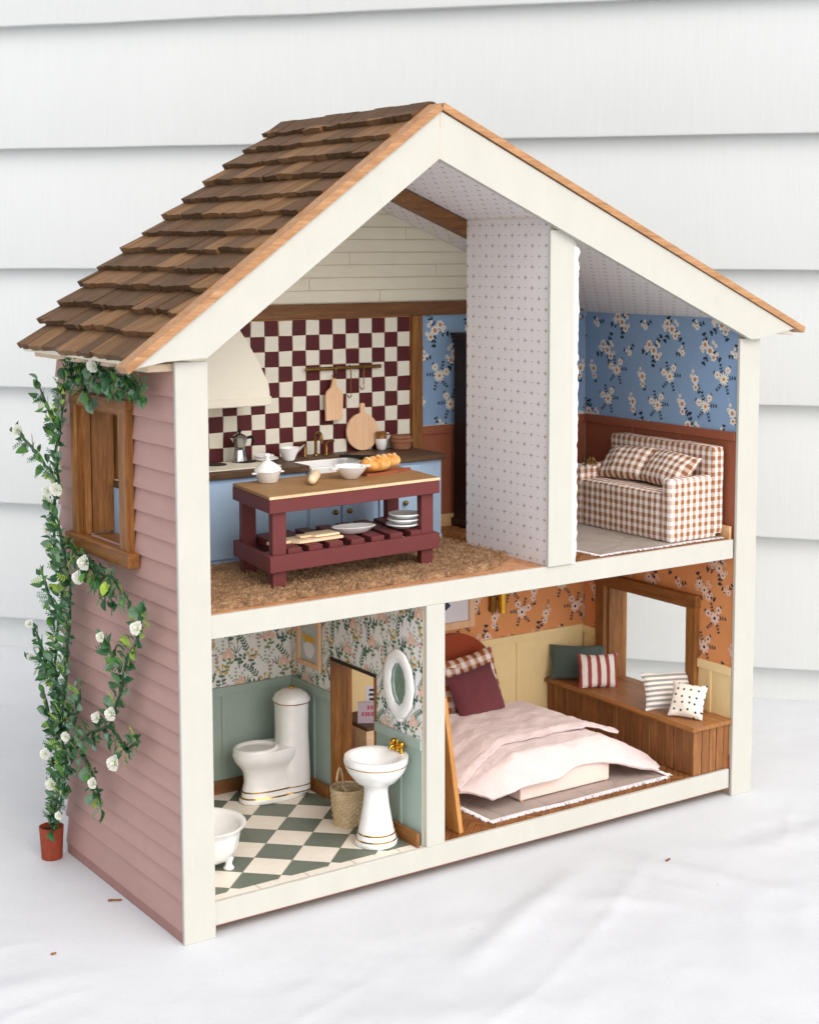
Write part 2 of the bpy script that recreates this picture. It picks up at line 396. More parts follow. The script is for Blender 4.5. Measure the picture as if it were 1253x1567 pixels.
def floral(name, fn, rect, parent, basem, leafm, petm, cenm, ringm, lab, holes=(), dens=1.0, kind='blue'):
    p = Print(fn, rect, holes); p.fs = 1.2; u0, u1, v0, v1 = rect
    step = 4.1/dens; j = 0; v = v0-1+rng.random()
    while v < v1+1.5:
        u = u0-1.5+(j % 2)*step*.5
        i = 0
        while u < u1+1.5:
            cu, cv = u+rng.uniform(-.45, .45), v+rng.uniform(-.45, .45); t = (i*2+j*3+(j//2)) % 4; a = rng.uniform(.9, 2.1)
            if t == 0:      # long spray of ringed blossoms
                p.sprig(cu, cv, a, 1.6, 3, .5, .24, 1); p.sprig(cu, cv, a+2.6, 1.35, 3, .5, .24, 1); p.sprig(cu+.3, cv-.1, a-2.2, 1.1, 2, .5, .24, 1)
                p.flower(cu, cv, .46, 7, .62, 2, 3, 4); p.flower(cu+.62, cv+.55, .42, 7, .62, 2, 3, 4, .04)
                p.flower(cu-.5, cv-.62, .36, 6, .66, 2, 3, 4)
                for dx, dy in ((.95, -.05), (1.15, .25), (-.45, .8), (-.75, .5), (-.95, -.3)): p.flower(cu+dx, cv+dy, .2, 5, .8, 2, 3)
            elif t == 1:    # daisies in a fan
                for q in (.3, 1.1, 2.0, 2.9, 4.2, 5.3): p.sprig(cu, cv, q, 1.3, 4, .36, .13, 1)
                nn = 12 if kind == 'blue' else 7
                p.flower(cu, cv, .58, nn, .3 if nn > 9 else .6, 2, 3, None if nn > 9 else 4); p.flower(cu+.85, cv+.35, .38, nn, .32 if nn > 9 else .6, 2, 3); p.flower(cu-.5, cv+.85, .36, nn, .32 if nn > 9 else .6, 2, 3)
            elif t == 2:    # small buds
                p.sprig(cu, cv, a+.6, .8, 2, .36, .18, 1); p.sprig(cu, cv, a-1.2, .7, 2, .36, .18, 1)
                p.flower(cu, cv, .3, 6, .66, 2, 3, 4 if kind != 'blue' else None); p.flower(cu+.45, cv+.2, .19, 5, .8, 2, 3); p.flower(cu+.1, cv+.55, .17, 5, .8, 2, 3)
                for q in range(7): p.disc(cu-.7+rng.uniform(-.3, .3), cv+.1+rng.uniform(-.4, .4), .04, 5, .008, 5)
            else:
                p.sprig(cu, cv, a, 1.3, 5, .3, .12, 5, both=True); p.sprig(cu, cv-.2, a+2.9, 1.0, 3, .42, .17, 1)
                p.flower(cu, cv, .44, 7, .62, 2, 3, 4); p.flower(cu-.1, cv-.75, .34, 6, .66, 2, 3, 4); p.flower(cu+.5, cv+.3, .2, 5, .8, 2, 3); p.flower(cu+.3, cv+.75, .17, 5, .8, 2, 3)
            u += step; i += 1
        v += step*.72; j += 1
    return p.mb.build(name, [M[basem], M[leafm], M[petm], M[cenm], M[ringm], M['leaf_pale' if kind == 'blue' else 'leaf_dim']], parent, label=lab)
M['wp_blue'] = paint('blue wallpaper', '#8fadd0', .7, .05, 3, (1, 1, 1), .004)
M['wp_orange'] = paint('burnt orange wallpaper', '#da965f', .7, .05, 3, (1, 1, 1), .004)
M['wp_white'] = paint('white botanical wallpaper', '#ebebeb', .7, .02, 3, (1, 1, 1), .004)
M['wp_grey'] = paint('pale grey wallpaper', '#e6e3e4', .75, .03, 2, (1, 1, 1), .006)
M['navy'] = paint('navy print', '#28384a', .7, .1); M['petal'] = paint('cream print', '#f4eee6', .7, .05)
M['petal_p'] = paint('blush print', '#e8c9b6', .7, .05)
M['amber'] = paint('amber print', '#d8963e', .7, .05); M['ring'] = paint('rose print', '#b98c80', .7, .05)
M['ringwhite'] = paint('pale ring print', '#f0e2d4', .7, .03)
M['leaf_pale'] = paint('pale blue print', '#a9b9cc', .7, .05); M['leaf_dim'] = paint('dusk print', '#8a6552', .7, .05)
M['g1'] = paint('deep green print', '#557362', .7, .1); M['g2'] = paint('olive print', '#84946a', .7, .1); M['g3'] = paint('mist green print', '#9db09c', .7, .05)
M['peach'] = paint('peach print', '#eac4b0', .7, .05); M['ochre'] = paint('ochre print', '#cfb05a', .7, .05); M['rose'] = paint('rose pink print', '#dba4aa', .7, .05)
M['plus'] = paint('brown cross print', '#a08a7e', .7, .05)

def botanical(name, fn, rect, parent, holes=()):
    p = Print(fn, rect, holes); u0, u1, v0, v1 = rect; j = 0; v = v0-1.2
    while v < v1+.5:
        u = u0-.8+(j % 2)*.75; i = 0
        while u < u1+.8:
            cu, cv = u+rng.uniform(-.2, .2), v+rng.uniform(-.25, .25); t = (i*3+j*5) % 7
            S1 = rng.uniform(.9, 1.15)
            if t == 0:      # yellow flowers on tall stems
                for dx in (-.3, 0, .32):
                    p.line([(cu, cv), (cu+dx*1.1, cv+1.7)], .045, 1, .006+dx*.002)
                    for q in range(3): p.petal(cu+dx*(.3+.25*q), cv+.4+.4*q, 1.57+(.9 if q % 2 else -.9), 0, .34, .16, 1, .008+.001*q+.0002*dx)
                for dx, dy in ((-.45, 1.6), (0, 1.85), (.45, 1.55), (-.2, 1.25), (.28, 1.15)): p.flower(cu+dx, cv+dy, .2, 5, .7, 5, 4)
            elif t == 1:    # peach peonies
                for dx in (-.25, .22):
                    p.line([(cu, cv), (cu+dx*1.5, cv+1.35)], .05, 2, .006+dx*.002)
                    for q in range(3): p.petal(cu+dx*(.4+.35*q), cv+.3+.33*q, 1.57-(1.0 if q % 2 else -1.0), 0, .44, .24, 2, .008+.001*q+.0003*dx)
                for dx, dy in ((-.4, 1.45), (.34, 1.35), (0, 1.85)): p.flower(cu+dx, cv+dy, .34, 6, .8, 4, 4)
            elif t == 2: p.sprig(cu, cv, 1.57+rng.uniform(-.6, .6), 1.9, 6, .5, .17, 1, curve=.5)
            elif t == 3:
                for q in (-.55, 0, .55): p.sprig(cu, cv, 1.57+q, 1.4, 4, .26, .12, 3, curve=q*.5)
            elif t == 4:    # drooping bells
                for q in (-.45, 0, .45):
                    p.line([(cu, cv), (cu+q*.5, cv+.9), (cu+q*1.4, cv+1.5)], .045, 1, .006+q*.001)
                    for e in range(4): p.petal(cu+q*(.3+.28*e), cv+.45+.3*e, -1.2+rng.uniform(-.5, .5) if e > 1 else 1.57+(.9 if e % 2 else -.9), 0, .38, .24, 1, .008+.001*e+.0003*q)
            elif t == 5:
                p.sprig(cu, cv, 1.57, 1.5, 4, .3, .12, 2, curve=.2)
                for q in range(4): p.flower(cu+rng.uniform(-.3, .4), cv+rng.uniform(.9, 1.6), .13, 5, .8, 6, 5)
            else:
                for q in (-.7, -.25, .25, .7): p.petal(cu, cv, 1.57+q, 0, .95, .1, 1, .008+.001*q)
            u += 1.25; i += 1
        v += 1.3; j += 1
    return p.mb.build(name, [M['wp_white'], M['g1'], M['g2'], M['g3'], M['peach'], M['ochre'], M['rose']], parent, label='white wallpaper printed with green leafy stems and peach flowers')
def crosses(name, fn, rect, parent, clipfn=None):
    p = Print(fn, rect); u0, u1, v0, v1 = rect; j = 0; v = v0+.35
    if clipfn: p.mb = MB(); clipfn(p.mb)
    while v < v1-.1:
        u = u0+.45; i = 0
        while u < u1-.1:
            if (i+j) % 2 == 0:
                for dx, dy, a, b in ((.11, 0, .09, .035), (-.11, 0, .09, .035), (0, .11, .035, .09), (0, -.11, .035, .09)):
                    p.poly([(u+dx-a, v+dy-b), (u+dx+a, v+dy-b), (u+dx+a, v+dy+b), (u+dx-a, v+dy+b)], 1, .01)
            else: p.poly([(u-.1, v-.03), (u+.1, v-.03), (u+.1, v+.03), (u-.1, v+.03)], 1, .01)
            u += .93; i += 1
        v += .9; j += 1
    return p.mb.build(name, [M['wp_grey'], M['plus']], parent, label='pale grey wallpaper with rows of small crosses')

# ================================================================== setting
def cloth_h(x, y):
    # soft folds; flat under the dollhouse
    d = max(0, -y-1, y-25, -x-3, x-63)
    k = min(1, d/8)
    h = noise.noise(Vector((x*.035, y*.05, 1.3)))*.6+noise.noise(Vector((x*.09+4, y*.03+x*.02, 7.7)))*.3+noise.noise(Vector((x*.3, y*.3, 3)))*.05-abs(noise.noise(Vector((x*.11+y*.05, y*.16-x*.07, 12))))*.22-abs(noise.noise(Vector((x*.28, y*.2+x*.1, 21))))*.14
    for (ax, ay, bx, by, am, w) in ((12, -16, 38, -3.5, .5, 1.3), (-22, 2, -2, -1.5, .35, 1.6), (38, -3, 46, -22, .35, 1.5), (0, -16, 22, -26, .4, 2.2), (45, -9, 70, -12, .4, 2), (-30, -12, 4, -20, .3, 2), (28, -9, 36, -16, .3, 1.2)):
        t = max(0, min(1, ((x-ax)*(bx-ax)+(y-ay)*(by-ay))/((bx-ax)**2+(by-ay)**2)))
        dx, dy = x-ax-t*(bx-ax), y-ay-t*(by-ay); e = math.exp(-(dx*dx+dy*dy)/(w*w)); h += am*e*math.sin(math.pi*min(max(t, .04), .96))
    for (ax, ay, bx, by, am, w) in ((20, -20, 42, -6, .22, .45), (34, -4, 40, -18, .18, .4), (-30, -6, -4, -2, .2, .5), (5, -26, 26, -16, .2, .5), (50, -12, 66, -2, .2, .5), (-12, -18, 10, -12, .2, .45), (-26, 10, -6, 6, .18, .5)):
        t = ((x-ax)*(bx-ax)+(y-ay)*(by-ay))/((bx-ax)**2+(by-ay)**2)
        if 0 < t < 1:
            wob = 1.2*noise.noise(Vector((x*.1, y*.1, am*50))); nx_, ny_ = -(by-ay), (bx-ax); L_n = math.hypot(nx_, ny_)
            dd = ((x-ax)*nx_+(y-ay)*ny_)/L_n+wob; h += am*math.exp(-abs(dd)/w)*math.sin(math.pi*t)
    return h*k*.75-.04*k
b = MB(); xs = [-400, -250, -150]+[-90+1.1*i for i in range(45)]+[-40+.5*i for i in range(240)]+[80.5+1.1*i for i in range(46)]+[180, 280, 400]; ys = [-400, -250, -120]+[-60+1.1*i for i in range(28)]+[-29+.5*i for i in range(110)]+[26.5+1.1*i for i in range(92)]+[180, 300]
vs = [(x, y, cloth_h(x, y) if -91 < x < 131 and -61 < y < 129 else -.1) for y in ys for x in xs]
W = len(xs); b.add(vs, [(j*W+i, j*W+i+1, (j+1)*W+i+1, (j+1)*W+i) for j in range(len(ys)-1) for i in range(W-1)])
m = NT('white canvas drop cloth', .9, .15); c = lin('#d2d5d9')
n = m.math('ADD', m.math('MULTIPLY', m.noise(.12, 4), .6), m.math('MULTIPLY', m.noise(2.5, 5), .4))
n = m.math('ADD', m.math('MULTIPLY', n, .6), m.math('MULTIPLY', m.noise(11, 2), .4))
col = m.ramp(n, [(.3, sh(c, .88)), (.65, c)])
speck = m.n('TexVoronoi', {'Vector': m.pos(), 'Scale': .22, 'Randomness': 1.0}).outputs['Distance']
col = m.mix(m.n('MapRange', {0: speck, 1: .035, 2: .02, 3: 0.0, 4: .35}).outputs[0], col, lin('#9a938c'))
m.color(col); h = m.math('ADD', m.math('MULTIPLY', m.noise(6, 4), .6), m.math('MULTIPLY', m.noise(.5, 3), 1.2)); m.bump(h, .03)
ground = b.build('ground', m.mat, smooth=180); ground['kind'] = 'structure'; ground['label'] = 'white canvas cloth spread over the ground, with soft folds'

# siding wall behind
wd = Vector((-.6455, .7638, 0)); wnrm = Vector((-.7638, -.6455, 0))
wall = thing('siding_wall', 'white clapboard house wall standing behind the dollhouse', 'wall', (20.93, 96.8, 0)); wall.rotation_euler = (0, 0, math.atan2(-wd.y, -wd.x))
# local x runs to the right along the wall, local y into the wall
m = NT('white clapboard', .6, .25); c = lin('#d8dcdc')
g = m.noise(1.1, 5, (1.6, 1, .10), rough=.7); col = m.ramp(m.math('ADD', m.math('MULTIPLY', g, .6), m.math('MULTIPLY', m.noise(.05, 3), .4)), [(.3, sh(c, .955)), (.7, c)])
sp = m.n('TexVoronoi', {'Vector': m.pos((1, 1, .6)), 'Scale': .045, 'Randomness': 1.0}).outputs['Distance']
col = m.mix(m.n('MapRange', {0: sp, 1: .016, 2: .010, 3: 0.0, 4: .5}).outputs[0], col, lin('#8c8c88'))
m.color(col).bump(g, .03); M['clap'] = m.mat
for i, z in enumerate((4, 19.2, 34.3, 49.5, 64.6, 79.8, 95, 110, 125, 140, 155, 170, 185)):
    b = MB(); segs = 60; xs2 = [-260+520*k/segs for k in range(segs+1)]
    prof = [(-1.3, z), (-1.36, z+.22), (.1, z+15.9), (.9, z+15.9), (.9, z-.02)]
    if i < 6:
        def off(x, t): return noise.noise(Vector((x*.12, i*3.1, t)))*.10
    else:
        def off(x, t): return 0
    vs = [(x, y+off(x, 0)*.5, zz+(off(x, 3)*1.4 if q < 2 else 0)) for x in xs2 for q, (y, zz) in enumerate(prof)]
    n = len(prof); b.add(vs, [(k*n+q, k*n+(q+1) % n, (k+1)*n+(q+1) % n, (k+1)*n+q) for k in range(segs) for q in range(n)]+[tuple(range(n)), tuple(range(segs*n+n-1, segs*n-1, -1))])
    b.build('siding_board', M['clap'], wall, smooth=30)
MB().box(-260, 260, .05, 6, -2, 200).build('foundation', M['clap'], wall)
for q, (x, s) in enumerate(((30.5, .06), (-33, .06))):
    MB().box(x, x+.25, .0, .06, -1, 4).build('butt_joint', M['trimside'] if 0 else M['clap'], wall)

# wood splinters on the cloth
for (x, y, a, L, lab) in ((-.9, 10.6, .1, 1.1, 'small brown wood splinter on the cloth beside the pink siding'), (41.2, -8.4, .9, .6, 'small reddish wood chip on the cloth in front of the house, right'),
                          (-8.6, 4.2, .6, .38, 'tiny brown wood crumb on the cloth, front left')):
    o = MB().add([(-L/2, -.06, 0), (L/2, -.04, 0), (L/2*.9, .1, 0), (-L/2, .1, 0), (-L/2, -.06, .12), (L/2, -.04, .14), (L/2*.9, .1, .1), (-L/2, .1, .12)],
                 [(0, 3, 2, 1), (4, 5, 6, 7), (0, 1, 5, 4), (1, 2, 6, 5), (2, 3, 7, 6), (3, 0, 4, 7)]).build('wood_chip', M['stain'])
    o.location = (x, y, cloth_h(x, y)+.05); o.rotation_euler = (0, 0, a-.6); tag(o, lab, 'wood chip')

# ================================================================== the dollhouse shell
H = thing('dollhouse', 'two storey open front wooden dollhouse with pink clapboard side and brown shingle roof', 'dollhouse')
YB = 22.0
ZR = lambda x: (59.3-(x-23)*.402) if x > 23 else (44.6+(x-2.4)*(14.7/20.6))     # inner roof line
# left wall with window hole y 7.1-17.0, z 28.5-39.4
b = MB(); wy0, wy1, wz0, wz1 = 8.8, 17.3, 28.3, 39.5
for a in ((.35, wy0, 0, 43.6), (wy1, 22.6, 0, 43.6), (wy0, wy1, 0, wz0), (wy0, wy1, wz1, 43.6)): b.box(.36, 2.4, a[0], a[1], a[2], a[3])
lw = b.build('side_wall', M['cream'], H, label='left side wall clad in dusty pink clapboard')
zl = [.9, 3.3, 4.95, 6.65, 8.3, 9.95, 11.4, 13.05, 14.7, 16.15, 17.75, 19.35, 20.9, 22.35, 23.9, 25.4, 26.9, 28.65, 30.4, 32.1, 33.85, 35.6, 37.45, 39.3, 41.2, 43.5]
for i in range(len(zl)-1):
    z0, z1 = zl[i], zl[i+1]
    spans = [(.36, 22.75)]
    if z1 > wz0-.6 and z0 < wz1+.5: spans = [(.36, wy0-.9), (wy1+.4, 22.75)]
    if i == 16: spans = [(.36, 22.75)]
    for y0, y1 in spans:
        b = MB(); e = rng.uniform(-.03, .03); n = 8; vs = []
        for k in range(n+1):
            y = y0+(y1-y0)*k/n; w = noise.noise(Vector((y*.3, i*2.0, 0)))*.03; w2 = noise.noise(Vector((y*.25, i*2.0, 5)))*.04
            vs += [(.0+w, y, z0+e+w2), (-.01+w, y, z0+.08+e+w2), (.30, y, z1+.12), (.36, y, z1+.12), (.36, y, z0+e)]
        b.add(vs, [(k*5+q, k*5+(q+1) % 5, (k+1)*5+(q+1) % 5, (k+1)*5+q) for k in range(n) for q in range(5)]+[(0, 4, 3, 2, 1), (n*5, n*5+1, n*5+2, n*5+3, n*5+4)])
        b.build('siding_board', M['mauve'], lw, smooth=20)
MB().box(.04, .36, .36, 22.7, 0, .95, b=.04).build('skirting', M['mauve_trim'], lw)
# left window: outer trim, jamb linings, inner trim
wf = MB().box(-.6, .1, 7.55, 8.95, 28.6, 39.5, b=.06).build('window_frame', M['stain'], H, label='stained wood window frame in the pink wall')
MB().box(-.6, .1, 17.2, 18.3, 28.6, 39.5, b=.06).build('side_trim', M['stain'], wf)
MB().box(-.65, .1, 7.35, 18.35, 39.35, 40.45, b=.06).build('head_trim', M['stain_y'], wf)
MB().box(-.9, .1, 6.7, 19.2, 27.55, 28.75, b=.08).build('sill', M['stain_y'], wf)
MB().box(-.1, .42, 16.55, 17.2, 28.75, 39.35, b=.03).build('sash_strip', M['stain'], wf)
MB().box(.62, 2.62, 16.9, 17.25, 28.75, 39.35, b=.03).build('jamb_lining', M['stain'], wf)
MB().box(2.75, 3.35, 16.3, 17.3, 28.75, 39.35, b=.04).build('inner_trim', M['stain'], wf)
MB().box(.02, 3.0, 8.9, 17.2, 28.3, 28.62, b=.03).build('sill_board', M['stain_y'], wf)
MB().box(.05, 2.6, 8.82, 9.1, 28.65, 39.3, b=.03).build('jamb_lining', M['stain'], wf)
MB().box(.05, 2.6, 9.1, 16.8, 39.0, 39.45, b=.03).build('jamb_lining', M['stain_y'], wf)
# right wall with hole y 6.1-18.1, z 7.2-17.1
b = MB(); ry0, ry1, rz0, rz1 = 6.0, 18.2, 7.2, 17.2
for a in ((.35, ry0, 0, 44.3), (ry1, 22.6, 0, 44.3), (ry0, ry1, 0, rz0), (ry0, ry1, rz1, 44.3)): b.box(57.62, 60.0, a[0], a[1], a[2], a[3])
b.build('side_wall', M['trimside'], H, label='right side wall')
MBX = MB().box(57.0, 57.6, 18.1, 19.4, 7.35, 17.35, b=.05)
rf = MB().box(57.0, 57.6, 4.8, 6.15, 7.35, 17.35, b=.05).build('window_frame', M['stain'], H, label='stained wood window frame above the bench, open to the siding outside')
MBX.build('side_trim', M['stain'], rf)
MB().box(56.9, 57.6, 4.7, 19.5, 17.3, 18.55, b=.05).build('head_trim', M['stain_y'], rf)
MB().box(57.6, 60.05, 17.85, 18.2, 7.3, 17.1, b=.03).build('jamb_lining', M['stain'], rf)
MB().box(57.6, 60.05, 6.0, 6.2, 7.3, 17.1, b=.03).build('jamb_lining', M['stain'], rf)
MB().box(57.6, 60.05, 6.2, 17.9, 6.95, 7.3, b=.03).build('sill_board', M['stain_y'], rf)
MB().box(57.6, 60.05, 6.2, 17.9, 17.0, 17.25, b=.03).build('jamb_lining', M['stain_y'], rf)
MB().prism([(.4, 0), (59.6, 0), (59.6, 44.2), (23, 61), (.4, 43.4)], 'y', 22.62, 22.74).build('back_wall', M['core'], H)
MB().prism([(2.4, 45.0), (57.6, 45.0), (57.6, 45.6), (23, 59.6), (2.4, 44.9)], 'y', 22.05, 22.6).prism([(2.42, 2.6), (57.6, 2.6), (57.6, 45.0), (2.42, 45.0)], 'y', 22.05, 22.6).build('inner_back_wall', M['cream'], H)
MB().box(2.42, 57.6, .6, 22.04, .95, 2.58).build('base_floor', M['core'], H)
MB().box(2.42, 57.6, .6, 22.04, 23.05, 24.66).build('upper_floor', M['core'], H)
# front trims
MB().box(0, 2.62, 0, .33, 0, 43.72, b=.03).build('front_post', M['white'], H)
MB().box(57.38, 60, 0, .33, 0, 43.55, b=.03).build('front_post', M['white'], H)
MB().box(2.63, 57.2, .22, .59, 22.97, 24.74, b=.03).build('floor_rail', M['white'], H)
MB().box(2.63, 57.2, .22, .59, .84, 2.66, b=.03).build('floor_rail', M['white'], H, label='bottom front rail with a raw reddish lower edge')
MB().box(2.7, 57.2, .25, .58, .78, .838).build('raw_edge', M['redboard'], H)
MB().box(22.2, 24.05, .2, .59, 2.67, 22.96, b=.03).build('divider_post', M['white'], H)
MB().box(34.75, 37.4, .0, .33, 24.75, 53.4, b=.03).build('divider_post', M['white'], H)
# gable boards
gl = MB().prism([(-3.35, 43.45), (-1.0, 43.85), (2.3, 44.0), (22.9, 58.9), (22.98, 62.58)], 'y', -.6, -.02).build('gable_board', M['white'], H)
gr = MB().prism([(22.92, 58.9), (58.2, 43.5), (59.0, 43.5), (63.9, 44.32), (23.0, 62.62)], 'y', -.6, -.02).build('gable_board', M['white'], H)
MB().box(22.9, 22.96, -.605, -.6, 58.9, 62.0).build('joint_line', M['trimside'], H)
def strip(p, q, t, y0, y1):      # slab lying along a slope from p to q, thickness t upward
    dx, dz = q[0]-p[0], q[1]-p[1]; L = math.hypot(dx, dz); nx, nz = -dz/L*t, dx/L*t
    if nz < 0: nx, nz = -nx, -nz
    return MB().prism([p, q, (q[0]+nx, q[1]+nz), (p[0]+nx, p[1]+nz)], 'y', y0, y1)
strip((-3.95, 43.1), (23.15, 62.72), .58, -.8, .75).build('roof_edge_trim', M['roof_trim'], H)
strip((23.05, 62.72), (65.0, 43.9), .58, -.8, .75).build('roof_edge_trim', M['roof_trim'], H)
# filled nail holes and small knocks in the painted trim
b = MB(); rn = random.Random(12)
for k in range(46):
    if k < 14: x, z = (rn.uniform(.4, 2.2) if k % 2 else rn.uniform(57.8, 59.6)), rn.uniform(1, 43); y = -.003
    elif k < 22: x, z = rn.uniform(4, 56), rn.choice((1.75, 23.8))+rn.uniform(-.5, .5); y = .217
    elif k < 34: x = rn.uniform(4, 22); z = 45.0+(x-2.3)*.7233+rn.uniform(.6, 2.0); y = -.603
    else: x = rn.uniform(24, 57); z = 58.6-(x-23)*.4363+rn.uniform(.6, 2.2); y = -.603
    r = rn.uniform(.03, .07); b.add([(x+r*math.cos(a)*rn.uniform(.6, 1.3), y, z+r*1.3*math.sin(a)) for a in [2*math.pi*q/7 for q in range(7)]], [tuple(range(7))])
b.build('nail_marks', M['cream'] if 0 else M['trimside'], H, kind='stuff')
# roof slabs
rs = MB().prism([(-2.6, 43.5), (.0, 43.9), (2.3, 44.75), (23.0, 59.45), (23.0, 62.45), (-2.85, 43.9)], 'y', .02, 22.9).build('roof_slab', M['cream'], H, label='left roof slope covered with brown wooden shingles')
rs2 = MB().prism([(64.6, 43.65), (60.2, 44.35), (57.6, 45.35), (23.02, 59.45), (23.02, 62.45)], 'y', .02, 24.1).build('roof_slab', M['cream'], H, label='right roof slope')
MB().box(-1.9, .3, .6, 22.3, 43.05, 43.6, b=.05).build('eave_board', M['trimside'], H)
# shingles, left slope: courses as measured along the slope
ang = math.atan2(19, 26.0); su = Vector((math.cos(ang), 0, math.sin(ang))); sn = Vector((-math.sin(ang), 0, math.cos(ang)))
S0 = Vector((-3.0, 0, 43.78)); courses = [-.15, 2.75, 5.25, 7.9, 10.2, 12.75, 15.15, 17.65, 20.1, 22.8, 25.4, 27.8, 30.3, 32.7]
def shingle_mesh(w, L, t, seed):
    r = random.Random(seed); n = 4; vs = []
    for k in range(n+1):
        y = w*k/n; j = .09*math.sin(k*1.4+seed*9)+r.uniform(-.03, .03); q = r.uniform(-.03, .03)
        vs += [(j, y, 0), (j-.04, y, t+q), (L, y, t*.5), (L, y, 0)]
    F = [(k*4+a, k*4+(a+1) % 4, (k+1)*4+(a+1) % 4, (k+1)*4+a) for k in range(n) for a in range(4)]+[(0, 1, 2, 3), (n*4+3, n*4+2, n*4+1, n*4)]
    b = MB(); b.add(vs, F); return b
for i in range(13):
    y = .78; L = courses[i+1]-courses[i]+1.1
    end = (22.2, 23.8, 24.1)[i] if i < 3 else 24.5+rng.uniform(-.15, .25)
    while y < end-.05:
        w = min(rng.choice((1.7, 2.3, 2.8, 3.3, 3.9, 2.5)), end-y)
        if end-y-w < .5: w = end-y
        ds = rng.uniform(-.10, .10) if rng.random() > .2 or i == 0 else rng.uniform(-.42, .1)
        t = .46+rng.uniform(-.06, .1)
        if i == 12: L = 2.6-ds*.5
        b = shingle_mesh(w-.04, L, t, rng.random())
        o = b.build('shingle', M['shingle' if rng.random() > .28 else 'shingle2'], rs)
        lift = Vector((0, 0, 0)); tilt = math.atan2(.42, 3.4) if i else .06
        p = S0+su*(courses[i]+ds)+sn*(.12 if i == 0 else .30); p.y = y
        X = (su*math.cos(tilt)-sn*math.sin(tilt)); Z = Vector((0, -1, 0)).cross(X)*-1
        if Z.z < 0: Z = -Z
        o.matrix_basis = Matrix(((X.x, 0, Z.x, p.x), (X.y, 1, Z.y, p.y), (X.z, 0, Z.z, p.z), (0, 0, 0, 1)))
        loc, rot, sc = o.matrix_basis.decompose(); o.location = loc; o.rotation_euler = rot.to_euler()
        y += w
b = MB()
for k in range(9):
    y0 = .8+k*2.62; t = rng.uniform(-.05, .05)
    b.prism([(21.3, 62.35+t), (22.9, 63.42+t), (23.3, 63.42+t), (25.2, 62.5+t), (23.2, 62.9+t)], 'y', y0, y0+2.56)
b.build('ridge_cap', M['shingle'], rs)
a2 = math.atan2(-18.9, 42.3); b = MB()          # right slope, hidden side
for i in range(17):
    for k in range(11):
        c0 = Vector((65.0, 0, 44.1)); d = Vector((-math.cos(a2), 0, -math.sin(a2))); nn = Vector((-d.z, 0, d.x)); nn = nn if nn.z > 0 else -nn
        p = c0+d*(i*2.65); q = c0+d*min(i*2.65+3.4, 45.9); y0 = .8+k*2.15
        b.add([(*((p+nn*.32).xz[:1]), y0, (p+nn*.32).z), ((p+nn*.32).x, y0+2.1, (p+nn*.32).z), ((q+nn*.05).x, y0+2.1, (q+nn*.05).z), ((q+nn*.05).x, y0, (q+nn*.05).z), (p.x, y0, p.z), (p.x, y0+2.1, p.z)],
              [(0, 1, 2, 3), (0, 4, 5, 1), (0, 3, 4), (1, 5, 2)])
b.build('shingles', M['shingle'], rs2, kind='stuff')

# ---- ceilings
uL = Vector((20.6, 0, 14.7)).normalized(); nL = Vector((14.7, 0, -20.6)).normalized()
def fL(u, v, l): p = Vector((2.45, v, 44.62))+uL*u+nL*(.03+l); return p
crosses('ceiling_paper', fL, (0, 25.2, .05, 22.0), H)
uR = Vector((34.6, 0, -13.95)).normalized(); nR = Vector((-13.95, 0, -34.6)).normalized()
def fR(u, v, l): p = Vector((23.05, v, 59.33))+uR*u+nR*(.06+l); return p
crosses('ceiling_paper', fR, (0, 37.15, .05, 22.0), H)
# rafter
z0, z1 = ZR(22.8)-.1, ZR(34.8)-.1
MB().prism([(22.8, ZR(23)-.1), (36.4, ZR(36.4)-.1), (36.4, ZR(36.4)-1.45), (22.8, ZR(23)-1.45)], 'y', 12.05, 13.3).build('rafter', M['stain_x'], H, label='dark stained rafter under the ceiling')
# ---- upper divider
dv = MB().prism([(34.95, 24.7), (37.9, 24.7), (37.9, ZR(37.9)-.05), (34.95, ZR(34.95)-.05)], 'y', .34, 12.0).build('upper_divider', M['cream'], H, label='half depth divider wall between kitchen and living room')
crosses('wallpaper', lambda u, v, l: (34.93-l, u, v), (.34, 12.05, 24.75, 54.35), H)
b = MB(); pr_ = [(37.35, 24.76)]; z = 24.78        # ragged foam edge on the divider's right side
while z < 52.0:
    pr_.append((37.88+.13*noise.noise(Vector((0, 0, z*1.7)))+.12*noise.noise(Vector((3, 1, z*.7)))+.05*math.sin(z*3.1+4*math.sin(z*.6))+rng.uniform(-.03, .03), z)); z += .14 if rng.random() > .1 else .05
pr_.append((37.35, 52.1)); b.prism(pr_, 'y', .04, .9)
b.build('foam_edge', M['paper'], H, label='ragged white foam edge of the divider')
# ---- cream boards of the kitchen gable, row by row
rows = [46.9, 48.05, 49.25, 50.4, 51.6, 52.75, 53.95, 55.1, 56.3, 57.5]
for i, z in enumerate(rows):
    za, zb = z, z+1.14; xl = 2.5 if zb < 44.9 else 2.4+(zb-44.6)*20.6/14.7; xr = 23+(59.3-zb)/.402
    xl = max(2.5, xl); xr = min(43, xr); xj = (32.0, 24.3, 38.5, 28.7, 20.2, 35.0, 30.0, 25.0, 31, 22)[i]
    for a, c in ((xl, min(xj, xr)), (xj+.05, xr)):
        if c-a > .4: MB().box(a, c, 21.92-rng.uniform(0, .03), 22.04, za, zb-.03, b=.015).build('ceiling_plank', M['cream'], H)
MB().box(2.45, 57.55, 21.6, 22.04, 45.5, 46.82, b=.04).build('wall_beam', M['stain_x'], H)
MB().box(35.5, 36.7, 21.5, 22.04, 24.72, 45.49, b=.04).build('wall_post', M['stain'], H)
